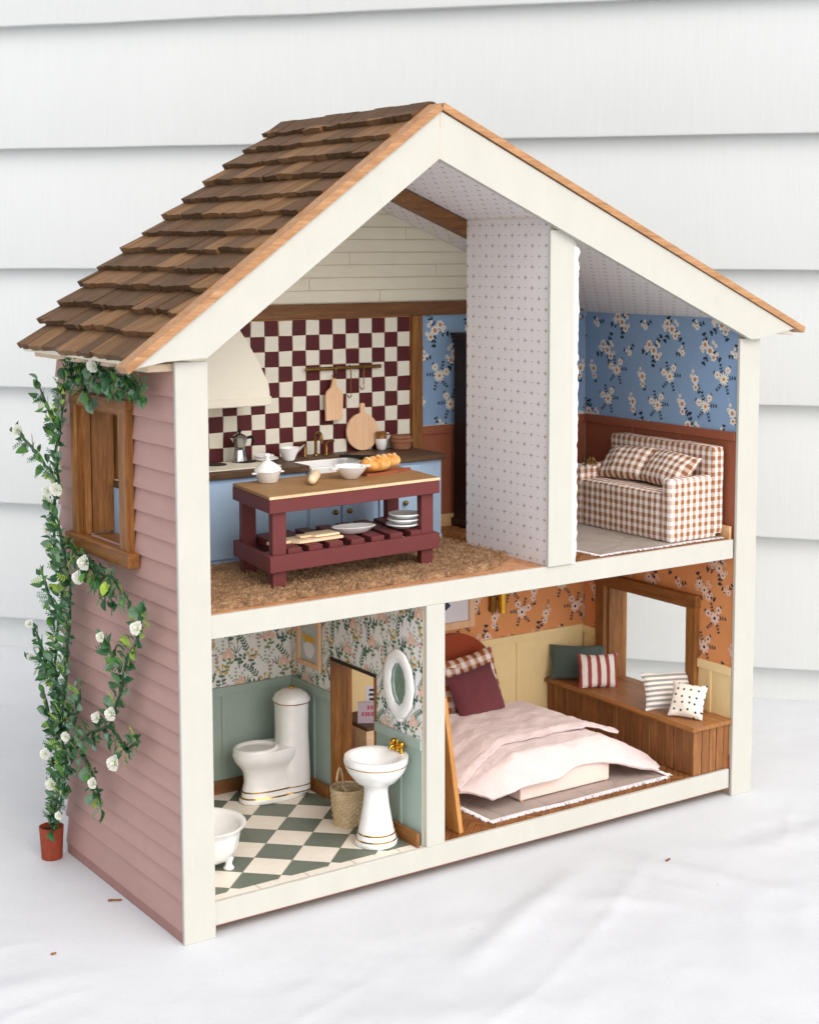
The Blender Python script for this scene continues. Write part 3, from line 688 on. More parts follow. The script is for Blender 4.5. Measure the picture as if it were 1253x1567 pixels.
# ---- wall tiles
bs = MB().box(2.45, 35.49, 21.96, 22.04, 31.0, 45.49).build('backsplash', M['grout'], H, label='checkered maroon and cream tile backsplash')
tm = [MB() for _ in range(4)]
meshes = {}
for c in (0, 1):
    for q in range(5):
        r = random.Random(c*10+q); j = lambda: r.uniform(-.035, .035)
        a = [(.0+j(), 0+j()), (1.40+j(), 0+j()), (1.40+j(), 1.375+j()), (0+j(), 1.375+j())]
        t = .09+r.uniform(-.02, .03); bb = .04
        vs = [(x, 0, z) for x, z in a]+[(x, -t+bb*.5, z) for x, z in a]+[(x+(bb if x < .7 else -bb), -t, z+(bb if z < .7 else -bb)) for x, z in a]
        mb = MB().add(vs, [(0, 1, 5, 4), (1, 2, 6, 5), (2, 3, 7, 6), (3, 0, 4, 7), (4, 5, 9, 8), (5, 6, 10, 9), (6, 7, 11, 10), (7, 4, 8, 11), (8, 9, 10, 11)])
        meshes[c, q] = mb.build('tile', M['tile_m' if c else 'tile_c'], bs); meshes[c, q].hide_render = False
used = set()
for i in range(23):
    for k in range(10):
        x = 35.44-1.44*(i+1); z = 45.4-1.4*(k+1)
        if z < 31.4: continue
        c = 1 if (i+k) % 2 == 0 else 0; q = rng.randrange(5); s = meshes[c, q]
        if (c, q) in used: s = inst(s, bs)
        used.add((c, q)); s.location = (x+rng.uniform(-.02, .02), 21.955, z+rng.uniform(-.02, .02)); s.rotation_euler = (0, rng.uniform(-.02, .02), 0)
# ---- wall papers and panels
floral('wallpaper', lambda u, v, l: (u, 21.98-l, v), (36.75, 57.5, 34.8, 45.45), H, 'wp_blue', 'navy', 'petal', 'amber', 'ring', 'blue wallpaper with cream daisies on the back wall', dens=1.15)
floral('wallpaper', lambda u, v, l: (57.58-l, u, v), (.36, 21.95, 34.8, 45.45), H, 'wp_blue', 'navy', 'petal', 'amber', 'ring', 'blue wallpaper with cream daisies on the right wall', dens=1.15)
def panel(ax, c, a0, a1, z0, z1, mat, bat, cap=.8, name='wainscot', lab=None):
    """panelled dado: ax is the axis normal to the wall, c its plane, battens at bat"""
    s = -1
    def bx(b, p0, p1, q0, q1, d0, d1):
        if ax == 'y': b.box(p0, p1, c-d1, c-d0, q0, q1, b=.02)
        else: b.box(c-d1, c-d0, p0, p1, q0, q1, b=.02)
        return b
    o = bx(MB(), a0, a1, z0, z1, 0, .12).build(name, mat, H, label=lab)
    bx(MB(), a0, a1, z1-cap, z1, .12, .3).build('cap_rail', mat, o)
    for t in bat: bx(MB(), t, t+.42, z0, z1-cap-.01, .12, .24).build('batten', mat, o)
    return o
panel('y', 22.03, 36.75, 57.5, 24.7, 34.72, M['rust'], (43.0, 50.0), lab='rust brown panelling on the upper back wall')
panel('x', 57.6, .45, 21.7, 24.7, 34.78, M['rust'], (7.6, 14.4), lab='rust brown panelling on the upper right wall')
MB().box(57.0, 57.28, .55, 21.6, 24.72, 25.95, b=.03).build('baseboard', M['pine'], H)
MB().box(36.8, 57.0, 21.45, 21.78, 24.72, 25.95, b=.03).build('baseboard', M['pine'], H)
# ---- lower divider with doorway y 7.6-14.7, z 2.6-15.4
b = MB()
for a in ((.6, 7.6, 2.6, 22.95), (14.75, 22.03, 2.6, 22.95), (7.6, 14.75, 15.6, 22.95)): b.box(22.12, 24.0, a[0], a[1], a[2], a[3])
ld = b.build('lower_divider', M['trimside'], H, label='divider wall between bathroom and bedroom with a doorway')
MB().box(21.9, 24.1, 14.6, 14.8, 2.62, 15.4, b=.03).build('door_lining', M['stain'], ld)
MB().box(21.9, 24.1, 7.5, 7.7, 2.62, 15.4, b=.03).build('door_lining', M['stain'], ld)
MB().box(21.85, 24.1, 7.5, 14.8, 15.4, 15.65, b=.03).build('door_lining', M['dark'], ld)
# bathroom
botanical('wallpaper', lambda u, v, l: (u, 22.0-l, v), (2.5, 22.08, 12.3, 22.95), H)
botanical('wallpaper', lambda u, v, l: (22.09-l, u, v), (.62, 22.0, 11.4, 22.95), H, holes=((7.5, 14.8, 10, 15.65),))
panel('y', 22.03, 2.45, 22.05, 2.6, 12.4, M['sage'], (3.2, 9.0, 14.7), lab='sage green panelling on the bathroom back wall')
panel('x', 22.12, 14.82, 21.75, 2.6, 12.4, M['sage'], (17.6,), lab='sage green panelling left of the doorway')
panel('x', 22.12, .62, 7.48, 2.6, 11.6, M['sage'], (3.5,), lab='sage green panelling right of the doorway')
MB().box(2.5, 21.6, 21.4, 21.72, 2.62, 3.85, b=.03).build('baseboard', M['stain_x'], H)
MB().box(21.48, 21.8, 14.85, 21.4, 2.62, 3.85, b=.03).build('baseboard', M['stain_y'], H)
MB().box(21.48, 21.8, .62, 7.4, 2.62, 3.85, b=.03).build('baseboard', M['stain_y'], H)
# bathroom floor tiles, laid diagonally
bf = MB().box(2.45, 22.1, .6, 22.0, 2.585, 2.6).build('tiled_floor', M['grout'], H, label='diagonal checkered floor of green and cream tiles')
hx, hy = 2.28, 2.18; TX = {}
for i in range(-7, 4):
    for j in range(-6, 7):
        if (i+j) % 2: continue
        cx, cy = 16.3+hx*i, 10.75+hy*j; g = .035
        d = [(cx-hx+g, cy), (cx, cy-hy+g), (cx+hx-g, cy), (cx, cy+hy-g)]
        green = (i % 2 == 0)
        q = clip(d, (2.5, 22.05, 1.55 if green else .62, 21.9))
        if len(q) < 3: continue
        o = MB().prism([(x-cx, y-cy) for x, y in q], 'z', 0, .07+rng.uniform(-.01, .012)).build('tile', M['ftile_g' if green else 'ftile_c'], bf); o.location = (cx, cy, 2.6)
o = MB()
for k in range(9): o.box(2.5+k*2.19, 2.5+k*2.19+2.1, .62, 1.5, 2.6, 2.645)
o.build('border_strip', M['ftile_c'], bf)
# bedroom
floral('wallpaper', lambda u, v, l: (u, 22.0-l, v), (24.05, 57.5, 12.4, 23.0), H, 'wp_orange', 'navy', 'petal_p', 'navy', 'ringwhite', 'burnt orange floral wallpaper on the bedroom back wall', dens=1.15, kind='orange')
floral('wallpaper', lambda u, v, l: (57.59-l, u, v), (.36, 21.95, 12.3, 23.0), H, 'wp_orange', 'navy', 'petal_p', 'navy', 'ringwhite', 'burnt orange floral wallpaper on the bedroom right wall', holes=((4.8, 19.4, 7, 17.35),), dens=1.15, kind='orange')
panel('y', 22.03, 24.05, 57.55, 2.6, 12.5, M['yellow'], (42.3, 48.6), lab='butter yellow panelling on the bedroom back wall')
panel('x', 57.6, .45, 4.78, 2.6, 12.4, M['yellow'], (3.0,), lab='butter yellow panelling right of the window')
panel('x', 57.6, 19.42, 21.7, 2.6, 12.4, M['yellow'], (20.2,), lab='butter yellow panelling left of the window')
MB().box(57.2, 57.48, .45, .9, 2.6, 3.9).build('baseboard', M['redboard'], H)
# herringbone floors
def herring(name, lab, x0, x1, y0, y1, z, W, n, mat, keep, rot=R(45), edge=M['grout']):
    fl = MB().box(x0, x1, y0, y1, z, z+.02).build(name, edge, H, label=lab); rest = MB(); cnt = 0
    ca, sa = math.cos(rot), math.sin(rot); rng2 = random.Random(3)
    for i in range(-70, 70):
        for j in range(-20, 20):
            for hv in (0, 1):
                ox, oy = i+n*j, i-n*j
                g = .045
                r = [(ox+g, oy+g), (ox+n-g, oy+g), (ox+n-g, oy+1-g), (ox+g, oy+1-g)] if hv == 0 else [(ox+g, oy+1+g), (ox+1-g, oy+1+g), (ox+1-g, oy+1+n-g), (ox+g, oy+1+n-g)]
                P = [((x*ca-y*sa)*W+30, (x*sa+y*ca)*W+10) for x, y in r]
                q = clip(P, (x0+.02, x1-.02, y0+.02, y1-.02))
                if len(q) < 3: continue
                cx = sum(p[0] for p in q)/len(q); cy = sum(p[1] for p in q)/len(q); h = .09+rng2.uniform(-.02, .02)
                if keep(cx, cy) and cnt < 290:
                    dx, dy = P[1][0]-P[0][0], P[1][1]-P[0][1]; a = math.atan2(dy, dx)+(R(90) if hv else 0)
                    c_, s_ = math.cos(-a), math.sin(-a)
                    o = MB().prism([((u-cx)*c_-(v-cy)*s_, (u-cx)*s_+(v-cy)*c_) for u, v in q], 'z', 0, h).build('floor_stick', mat, fl)
                    o.location = (cx, cy, z+.02); o.rotation_euler = (0, 0, a); cnt += 1
                else: rest.prism(q, 'z', z+.02, z+.02+h)
    if rest.v: rest.build('floor_sticks', mat, fl, kind='stuff')
herring('parquet_floor', 'brown herringbone parquet floor of the bedroom', 24.05, 57.5, .6, 22.0, 2.585, .58, 3, M['parquet'], lambda x, y: y < 4.6 or (x < 30 and y < 9), edge=M['dark'])
herring('kitchen_floor', 'tan herringbone floor of the kitchen', 2.45, 34.9, .6, 22.0, 24.665, .95, 3, M['clayfloor'], lambda x, y: y < 3.4 or x > 30, edge=M['paper'])
herring('living_floor', 'tan stick floor of the living room', 34.95, 57.5, .6, 22.0, 24.67, .75, 3, M['parquet'], lambda x, y: y < 2.5 or x < 42)

# ================================================================== kitchen
KF = 24.78   # kitchen floor
C0 = thing('kitchen_cabinet', 'light blue kitchen base cabinet with dark worktop along the checkered wall', 'cabinet', (0, 0, 0))
b = MB().box(2.5, 20.15, 15.75, 21.9, KF, 32.35, b=.03).box(20.15, 27.2, 15.75, 21.9, KF, 29.9, b=.03).box(27.2, 34.75, 15.75, 21.9, KF, 32.35, b=.03)
b.build('carcass', M['bluepaint'], C0)
MB().box(2.5, 34.7, 15.55, 15.75, KF, 25.35).build('plinth', M['bluepaint'], C0)
for k, x in enumerate((3.0, 8.3, 13.6)): MB().box(x, x+5.1, 15.5, 15.74, 25.5, 32.0, b=.04).build('cupboard_door', M['bluepaint'], C0)
for x0, x1, kx in ((20.35, 23.55, 22.9), (23.75, 27.15, 24.35)):
    d = MB().box(x0, x1, 15.48, 15.74, 25.5, 29.25, b=.05).build('cupboard_door', M['bluepaint'], C0)
    MB().ball((kx, 15.2, 28.55), .24).tube([(kx, 15.5, 28.55), (kx, 15.25, 28.55)], .09).build('knob', M['brass'], d, smooth=60)
for z0, z1 in ((30.0, 32.1), (27.6, 29.8), (25.5, 27.4)):
    d = MB().box(27.75, 32.1, 15.48, 15.74, z0, z1, b=.05).build('drawer', M['bluepaint'], C0)
    MB().ball((30.4, 15.2, (z0+z1)/2), .24).tube([(30.4, 15.5, (z0+z1)/2), (30.4, 15.25, (z0+z1)/2)], .09).build('knob', M['brass'], d, smooth=60)
MB().box(2.5, 20.3, 15.3, 21.9, 32.4, 32.95, b=.06).box(20.3, 27.1, 19.6, 21.9, 32.4, 32.95, b=.06).box(27.1, 35.0, 15.3, 21.9, 32.4, 32.95, b=.06).build('worktop', M['walnut'], C0)
MB().box(2.6, 18.1, 16.5, 21.2, 32.95, 33.03, b=.02).build('hob_plate', M['hood'], C0)
for x, y in ((13.4, 20.0), (16.5, 20.3), (9.0, 18.3)): MB().lathe([(1.05, 0), (1.05, .05), (.95, .07)], (x, y, 33.035), 26).build('burner', M['burner'], C0, smooth=40)
b = MB(); b.box(20.35, 27.05, 15.05, 15.45, 30.0, 32.75, b=.1).box(20.35, 27.05, 19.2, 19.55, 30.0, 32.75, b=.1).box(20.35, 20.8, 15.45, 19.2, 30.0, 32.75, b=.08).box(26.6, 27.05, 15.45, 19.2, 30.0, 32.75, b=.08).box(20.8, 26.6, 15.45, 19.2, 30.0, 30.3)
b.build('sink_basin', M['ceramic'], C0, smooth=40)
f = MB(); f.tube([(24.2, 20.8, 32.9), (24.2, 20.8, 34.6)]+[(24.2, 20.8-.55+.55*math.cos(a), 34.6+.55*math.sin(a)) for a in [R(t) for t in range(20, 181, 20)]]+[(24.2, 19.7, 34.2)], .14, 8)
f.lathe([(.28, 0), (.28, .12), (.16, .2)], (24.2, 20.8, 32.95), 12)
for sx in (-1, 1):
    x = 24.2+sx*1.15; f.lathe([(.2, 0), (.2, .1), (.12, .16), (.12, 1.0)], (x, 20.8, 32.95), 10); f.tube([(x, 20.8, 33.9), (x+sx*.25, 20.75, 34.15), (x+sx*.75, 20.6, 34.2)], .1, 6)
f.build('tap', M['brass'], C0, smooth=60)
o = MB().box(-1.4, 1.4, -.55, .55, 0, .28, b=.05).build('black_slab', M['black'], smooth=30); o.location = (26.4, 17.4, 33.0); o.rotation_euler = (0, 0, -.75)
tag(o, 'small black rectangular block lying on the worktop right of the white sink', 'block')
# range hood
b = MB(); hd = [(38.7, 17.3, 17.0), (39.4, 17.3, 17.0), (40.2, 17.25, 17.1), (42.0, 16.6, 17.6), (43.7, 15.9, 18.2), (45.4, 15.1, 19.0)]
vs = []
for z, x, y in hd: vs += [(3.2, y, z), (x, y, z), (x, 21.9, z), (3.2, 21.9, z)]
b.add(vs, [(k*4+q, k*4+(q+1) % 4, (k+1)*4+(q+1) % 4, (k+1)*4+q) for k in range(5) for q in range(4)]+[(3, 2, 1, 0), (20, 21, 22, 23)])
hood = b.build('hood_body', M['hood']); ho = thing('range_hood', 'cream plaster range hood on the tiled wall above the hob', 'range hood', (0, 0, 0)); hood.parent = ho
MB().box(3.1, 17.45, 16.85, 21.9, 38.3, 39.1, b=.08).build('hood_rim', M['hood'], ho)
# rail with hooks
rl = thing('hanging_rail', 'thin brass rail with hooks on the checkered tiles', 'rail', (0, 0, 0))
MB().tube([(23.6, 21.45, 40.85), (31.8, 21.45, 40.85)], .17, 8).lathe([(.12, 0), (.12, .1)], (24, 21.5, 40.8)).build('rod', M['brass'], rl, smooth=60)
MB().tube([(24.1, 21.45, 40.85), (24.1, 21.9, 40.85)], .1, 6).tube([(31.2, 21.45, 40.85), (31.2, 21.9, 40.85)], .1, 6).build('bracket', M['brass'], rl)
for x in (26.7, 28.35, 29.75):
    dz = 0 if x < 28 else (1.9 if x < 29 else 1.2)
    pts = [(x, 21.45+.22*math.cos(a), 40.85+.24*math.sin(a)) for a in [R(t) for t in (200, 150, 100, 50, 0)]]+[(x, 21.3, 40.2)]
    pts = [(x, 21.6, 40.8), (x, 21.5, 41.08), (x, 21.3, 41.02), (x, 21.22, 40.7), (x, 21.22, 40.0-dz+.5), (x-.05, 21.15, 39.55-dz+.5), (x-.3, 21.1, 39.45-dz+.5), (x-.5, 21.1, 39.75-dz+.5)]
    MB().tube(pts, .055, 5).build('hook', M['brass'], rl, smooth=80)
# paddle board hanging
poly = [(-.9, 0), (.85, .05), (.95, 2.3), (.8, 2.75), (.3, 3.05), (.2, 3.5), (.18, 3.9), (-.15, 3.95), (-.2, 3.5), (-.35, 3.05), (-.8, 2.7), (-.95, 2.2)]
o = MB().prism(poly, 'y', 0, .22).build('paddle_board', M['board']); o.location = (26.45, 21.1, 36.05); tag(o, 'paddle shaped wooden chopping board hanging from the rail', 'chopping board')
poly = [(1.75*math.sin(a), 1.75-1.75*math.cos(a)) for a in [2*math.pi*k/30 for k in range(30)]]
poly = [p for p in poly if not (abs(p[0]) < .3 and p[1] > 3)]; k = max(range(len(poly)), key=lambda i: poly[i][1] if poly[i][0] > 0 else -9)
poly = poly[:k+1]+[(.24, 3.6), (.24, 4.3), (.12, 4.45), (-.12, 4.45), (-.24, 4.3), (-.24, 3.6)]+poly[k+1:]
o = MB().prism(poly, 'y', -.12, .12).build('round_board', M['board']); o.location = (29.6, 21.35, 33.0); o.rotation_euler = (-.08, .06, 0); tag(o, 'round wooden board with a short handle leaning on the tiles', 'round board')
# jug, clay pots
j = thing('jug', 'white and brown glazed jug on the worktop', 'jug', (31.35, 20.7, 32.96))
MB().lathe([(.3, 0), (.42, .1), (.55, .7), (.52, 1.1)], seg=20).build('jug_body', M['ceramic'], j, smooth=60)
M['amberglaze'] = ceramic('amber glaze', '#8a5a22', .15)
MB().lathe([(.525, 1.1), (.45, 1.4), (.52, 1.75), (.47, 1.76), (.4, 1.4)], seg=20, cap=(False, True)).build('neck', M['amberglaze'], j, smooth=60)
MB().tube([(.45, 0, 1.6), (.8, -.05, 1.55), (.85, -.05, 1.2), (.5, 0, .95)], .08, 6).build('handle', M['ceramic'], j, smooth=60)
o = thing('clay_dish', 'brown terracotta dish, stacked lids on top, at the right end of the worktop', 'clay pot', (33.4, 20.4, 32.96))
MB().lathe([(.8, 0), (.9, .05), (1.0, .7), (1.12, .72), (1.12, 1.0), (.95, 1.02), (.9, .6)], seg=26).build('dish', M['terra_light'], o, smooth=40)
MB().lathe([(1.0, 1.03), (1.05, 1.1), (1.0, 1.3), (.85, 1.3)], seg=26).build('lid', M['terra_light'], o, smooth=40)
# moka pot
mk = thing('moka_pot', 'small silver stovetop coffee pot on the black burner', 'coffee pot', (16.0, 20.2, 33.11))
MB().lathe([(.62, 0), (.66, .08), (.52, .95), (.5, 1.05)], seg=8).build('base', M['steel'], mk)
MB().lathe([(.48, 1.06), (.5, 1.3), (.72, 2.1), (.72, 2.15)], seg=8).build('jug', M['steel'], mk)
MB().lathe([(.72, 2.16), (.6, 2.3), (.2, 2.5), (.1, 2.52)], seg=8).build('lid', M['steel'], mk)
MB().ball((0, 0, 2.72), .2, seg=10, ring=6).build('lid_knob', M['black'], mk, smooth=80)
MB().tube([(.6, -.05, 2.05), (1.15, -.1, 2.15), (1.3, -.1, 1.9), (1.15, -.1, 1.3)], [.13, .15, .15, .1], 6).build('handle', M['black'], mk, smooth=60)
MB().add([(-.6, -.12, 2.1), (-.6, .12, 2.1), (-.95, 0, 2.15), (-.6, 0, 1.7)], [(0, 1, 2), (0, 2, 3), (1, 3, 2), (0, 3, 1)]).build('spout', M['steel'], mk)
# plates and sauce dish on worktop
for k, (x, y, z, r, lab) in enumerate(((18.3, 19.6, 33.04, 1.15, 'white plate on the worktop beside the coffee pot, lower of two'), (18.1, 19.6, 33.3, .95, 'white saucer on the worktop stacked on a larger plate'))):
    o = MB().lathe([(r*.55, 0), (r*.6, .05), (r, .24), (r*.98, .3), (r*.6, .12), (.01, .1)], seg=26).build('plate', M['ceramic'], smooth=60); o.location = (x, y, z); tag(o, lab, 'plate')
o = MB().loft([(0, 0, 0, .5, .5), (0, 0, .1, .55, .55), (.05, 0, .7, .8, .75), (.15, 0, 1.1, 1.05, .85), (.15, 0, 1.12, .98, .8), (.05, 0, .6, .6, .6)], 24).add([(.9, -.35, .85), (.9, .35, .85), (1.75, 0, 1.35), (1.0, 0, .6)], [(0, 2, 3), (1, 3, 2), (0, 1, 2), (0, 3, 1)]).build('sauce_dish', M['ceramic'], smooth=60)
o.location = (20.6, 19.5, 32.96); tag(o, 'white pouring bowl with a pointed lip on the worktop edge', 'bowl')
# blue wardrobe wall piece
wd_ = thing('wardrobe', 'tall dark brown wardrobe behind the divider wall', 'wardrobe', (40.3, 15.0, 24.78))
MB().box(0, 7, 0, 6.4, .5, 18.7, b=.06).build('body', M['dark'], wd_)
MB().box(-.45, 7.4, -.4, 6.5, 18.7, 19.0, b=.05).box(-.3, 7.2, -.25, 6.45, 18.35, 18.7, b=.05).build('cornice', M['dark'], wd_)
MB().box(-.3, 7.2, -.25, 6.45, .1, .8, b=.06).build('plinth', M['dark'], wd_)
for x in (.2, 3.6): MB().box(x, x+3.2, -.2, -.02, 1.0, 18.2, b=.05).build('wardrobe_door', M['dark'], wd_)
for x, y in ((.2, .2), (6.6, .2), (.2, 6), (6.6, 6)): MB().box(x-.25, x+.25, y-.25, y+.25, 0, .1).build('foot', M['dark'], wd_)
# rug of coir
b = MB(); 
def rugo(t):   # outline of the right end, rounded
    return t
def inrug(u, v):
    x = 2.7+u*31.2; y0 = 1.15+.4*math.sin(u*2.1)+(max(0, (u-.8))*5)**2*3.2; y1 = 15.0
    return (x, y0+v*(y1-y0))
def fr(u, v):
    x, y = inrug(u, v); e = min(u*31, (1-u)*31, v*14, (1-v)*14)
    h = .42*min(1, e/.25)**.5 if e > 0 else 0
    return (x, y, 24.80+h+(noise.noise(Vector((x*2.4, y*2.4, 0)))*.07+abs(math.sin((y*1.15+.25*math.sin(x*5.5))*2.9))**.6*.16*(.6+.4*abs(math.sin(x*5.5*.5+int(y*1.06)*1.57))) if h else 0))
rug = b.grid(fr, 260, 110).build('coir_mat', None or (lambda: (lambda m: (m.color(m.ramp(m.math('ADD', m.math('MULTIPLY', m.noise(3.2, 3, (1, 1.6, 1)), .55), m.math('MULTIPLY', m.noise(.9, 3), .45)), [(.34, lin('#644a34')), (.5, lin('#96755a')), (.66, lin('#bd9c78'))])).bump(m.noise(7, 4, (1, 1.5, 1)), .18), m.mat)[1])(NT('coir', .95, .1)))(), smooth=180)
tag(rug, 'thick brown coir mat under the maroon kitchen island', 'mat')
b = MB(); r2 = random.Random(5)
for k in range(5500):
    u = r2.random(); v = (r2.random()**2.2) if r2.random() < .7 else r2.random()
    if r2.random() < .12: u = 1-r2.random()*.02
    x, y, z = fr(u, v); a = r2.uniform(0, 6.28); L = r2.uniform(.15, .36); e = (v < .02 or u > .985)
    dx, dy = math.cos(a)*L*.6, math.sin(a)*L*.6
    if e: dy = -abs(dy)*.6 if v < .02 else dy; z = 24.85+r2.random()*.4
    hgt = r2.uniform(.1, .26)
    b.add([(x, y, z-.02), (x+.05*math.sin(a), y-.05*math.cos(a), z-.02), (x+dx, y+dy, z+hgt*.9), (x+dx*.5, y+dy*.5, z+hgt)], [(0, 1, 3), (1, 2, 3)])
m = NT('coir fibre', .9, .15); m.color(m.ramp(m.noise(1.2, 3), [(.35, lin('#745640')), (.65, lin('#bb9870'))]))
fib = b.build('fibres', m.mat, rug, kind='stuff')

# kitchen island (slightly out of square, as in the photo)
RZ = 25.3
IS = thing('kitchen_island', 'maroon kitchen island with wooden top and slatted lower shelf on the coir mat', 'kitchen island', (9.5, 3.3, RZ))
SH = Matrix(((1, .14, 0, 0), (.08, 1, 0, 0), (0, 0, 1, 0), (0, 0, 0, 1)))
def ib(*a, **k):
    b = MB(); b.M = SH; b.box(*a, **k); return b
LX, LY, HT = 17.2, 8.3, 7.35
ib(.02, LX-.02, .02, LY-.02, HT-.28, HT, b=.04).build('top', M['top'], IS)
ib(-.02, LX+.02, -.02, .04, HT-.24, HT-.02).build('top_edge', M['raw'], IS)
for y in (0, LY-.42): ib(0, LX, y, y+.42, HT-1.35, HT-.29, b=.04).build('apron', M['maroon'], IS)
for x in (0, LX-.42): ib(x, x+.42, .43, LY-.43, HT-1.35, HT-.29, b=.04).build('apron', M['maroon'], IS)
for x in (.43, LX-1.75):
    for y in (.43, LY-1.3): ib(x, x+1.3, y, y+.85, 0, HT-.3, b=.04).build('leg', M['maroon'], IS)
for y in (0, LY-.42): ib(0, LX, y, y+.42, 1.3, 2.6, b=.04).build('lower_rail', M['maroon'], IS)
for x in (0, LX-.42): ib(x, x+.42, .43, LY-.43, 1.3, 2.6, b=.04).build('lower_rail', M['maroon'], IS)
for k in range(7):
    x = 1.85+k*2.07+rng.uniform(-.08, .08)
    ib(x, x+1.35, .5, LY-.45, 2.35, 2.95, b=.05).build('slat', M['maroon'], IS)
IT = RZ+HT
cs = thing('casserole', 'white lidded casserole dish at the left end of the kitchen island', 'casserole', (13.35, 10.4, IT+.01))
MB().lathe([(.75, 0), (.85, .06), (1.08, .9), (1.12, .95), (1.0, .96), (.85, .3), (.01, .2)], seg=28).build('dish', M['ceramic'], cs, smooth=50)
for s_ in (-1, 1): MB().box(-.35, .35, -.15, .15, .72, .88, b=.06).build('handle', M['ceramic'], cs, smooth=50, loc=(s_*1.15, 0, 0))
lid = MB().lathe([(1.12, 0), (1.15, .05), (1.05, .25), (.6, .6), (.22, .85), (.2, 1.1), (.3, 1.3), (.2, 1.42)], seg=28).build('lid', M['ceramic'], cs, smooth=50); lid.location = (0, 0, .98); lid.rotation_euler = (.05, -.08, 0)
o = MB().tube([(-.1, -.14, 0), (0, 0, 0), (.25, .35, 0), (1.1, 1.5, 0), (2.2, 3.0, 0), (2.5, 3.5, 0), (2.6, 3.64, 0)], [.12, .3, .38, .41, .40, .32, .15], 14).build('rolling_pin', M['board_y'], smooth=60)
o.location = (15.3, 6.6, IT+.43); tag(o, 'short pale wooden rolling pin lying on the island', 'rolling pin')
bw = thing('handled_bowl', 'white shallow bowl with two handles in the middle of the island', 'bowl', (20.1, 8.3, IT+.01))
MB().lathe([(.55, 0), (.65, .05), (1.25, .75), (1.45, 1.05), (1.38, 1.08), (1.0, .5), (.01, .25)], seg=30).build('basin', M['ceramic'], bw, smooth=50)
for s_ in (-1, 1): MB().loft([(s_*1.55, 0, .88, .45, .3), (s_*1.58, 0, 1.0, .5, .34), (s_*1.55, 0, 1.06, .4, .26)], 14).build('handle', M['ceramic'], bw, smooth=50)
poly = [(-1.9, -.7), (1.5, -.75), (1.9, -.45), (3.4, -.25), (3.5, .15), (1.9, .3), (1.5, .7), (-1.9, .7)]
o = MB().prism(poly, 'z', 0, .22).build('bread_board', M['redboard']); o.location = (23.6, 9.3, IT+.01); o.rotation_euler = (0, 0, .12); tag(o, 'reddish brown board under the two bread loaves', 'chopping board')
m = NT('bread crust', .55, .35); f = m.noise(.9, 4); col = m.ramp(f, [(.35, lin('#b86f2c')), (.5, lin('#d99a4e')), (.68, lin('#efc98a'))]); m.color(col).bump(m.noise(3, 4), .04); M['bread'] = m.mat
m = NT('bread score', .7, .2); m.color(m.ramp(m.noise(2, 3), [(.3, lin('#e6c08a')), (.7, lin('#f3dfba'))])); M['score'] = m.mat
def loaf(L, Wd, Hh, lab, c, rz):
    t = thing('bread_loaf', lab, 'bread', c, rz)
    def fn(u, v):
        a = 2*math.pi*v; e = max(0, 1-(2*u-1)**4)**.5; w = .5+.5*e; k = 1+.02*math.sin(u*math.pi*8)
        return ((u-.5)*L, Wd/2*math.cos(a)*e*k, Hh/2+Hh/2*math.sin(a)*e*(1 if math.sin(a) > 0 else .9)*k)
    MB().grid(fn, 30, 20).build('crust', M['bread'], t, smooth=180)
    n = 4 if L > 2.6 else 3; s = MB()
    for k in range(n):
        x = -L*.33+L*.66*k/(n-1)
        s.tube([(x-.22, -Wd*.33, Hh*.86), (x-.1, -Wd*.17, Hh*.955), (x, -.02, Hh*.975), (x+.12, Wd*.17, Hh*.95), (x+.24, Wd*.33, Hh*.85)], [.03, .07, .1, .07, .03], 6)
    s.build('score_marks', M['score'], t, smooth=80)
loaf(3.1, 1.75, 1.35, 'golden scored bread loaf at the front of the board', (23.0, 8.95, IT+.24), .2)
loaf(2.8, 1.6, 1.25, 'golden bread loaf behind and right of the other loaf', (25.0, 10.3, IT+.24), .1)
ST = RZ+2.96
def cutboard(L, Wd, lab, c, rz, t=.24):
    poly = [(-L/2, -.3), (-L/2+.2, -.4), (-L*.22, -.4), (-L*.16, -Wd/2), (L/2, -Wd/2), (L/2, Wd/2), (-L*.16, Wd/2), (-L*.22, .4), (-L/2+.2, .4), (-L/2, .3)]
    o = MB().prism(poly, 'z', .05, t).build('cutting_board', M['board_y']); e = MB().prism([(x*.995, y*.99) for x, y in poly], 'z', 0, .05).build('burnt_edge', M['redboard'], o)
    o.location = c; o.rotation_euler = (0, 0, rz); tag(o, lab, 'chopping board'); return o
cutboard(6.6, 2.2, 'larger pale cutting board with a handle on the island shelf', (14.2, 6.3, ST), .08)
cutboard(3.6, 1.6, 'smaller pale cutting board lying on the larger one', (15.6, 6.5, ST+.25), .08, .22)
o = MB().loft([(0, 0, 0, 1.1, .55), (0, 0, .06, 1.3, .7), (0, 0, .55, 2.0, 1.15), (0, 0, .6, 1.93, 1.08), (0, 0, .25, 1.2, .6)], 32).build('oval_dish', M['ceramic'], smooth=50); o.location = (19.6, 7.1, ST+.01); o.rotation_euler = (0, 0, -.12); tag(o, 'white oval serving dish on the island shelf', 'dish')
for k, lab in enumerate(('bottom white plate of the stack on the island shelf', 'middle white plate of the stack on the island shelf', 'topmost white plate of the stack on the island shelf')):
    o = MB().lathe([(.8, 0), (.9, .05), (1.45, .26), (1.42, .34), (.9, .14), (.01, .12)], seg=30).build('plate', M['ceramic'], smooth=60); o.location = (24.4+.12*k, 6.9, ST+.01+.42*k); o.scale = (1, 1, 1.15); tag(o, lab, 'plate')

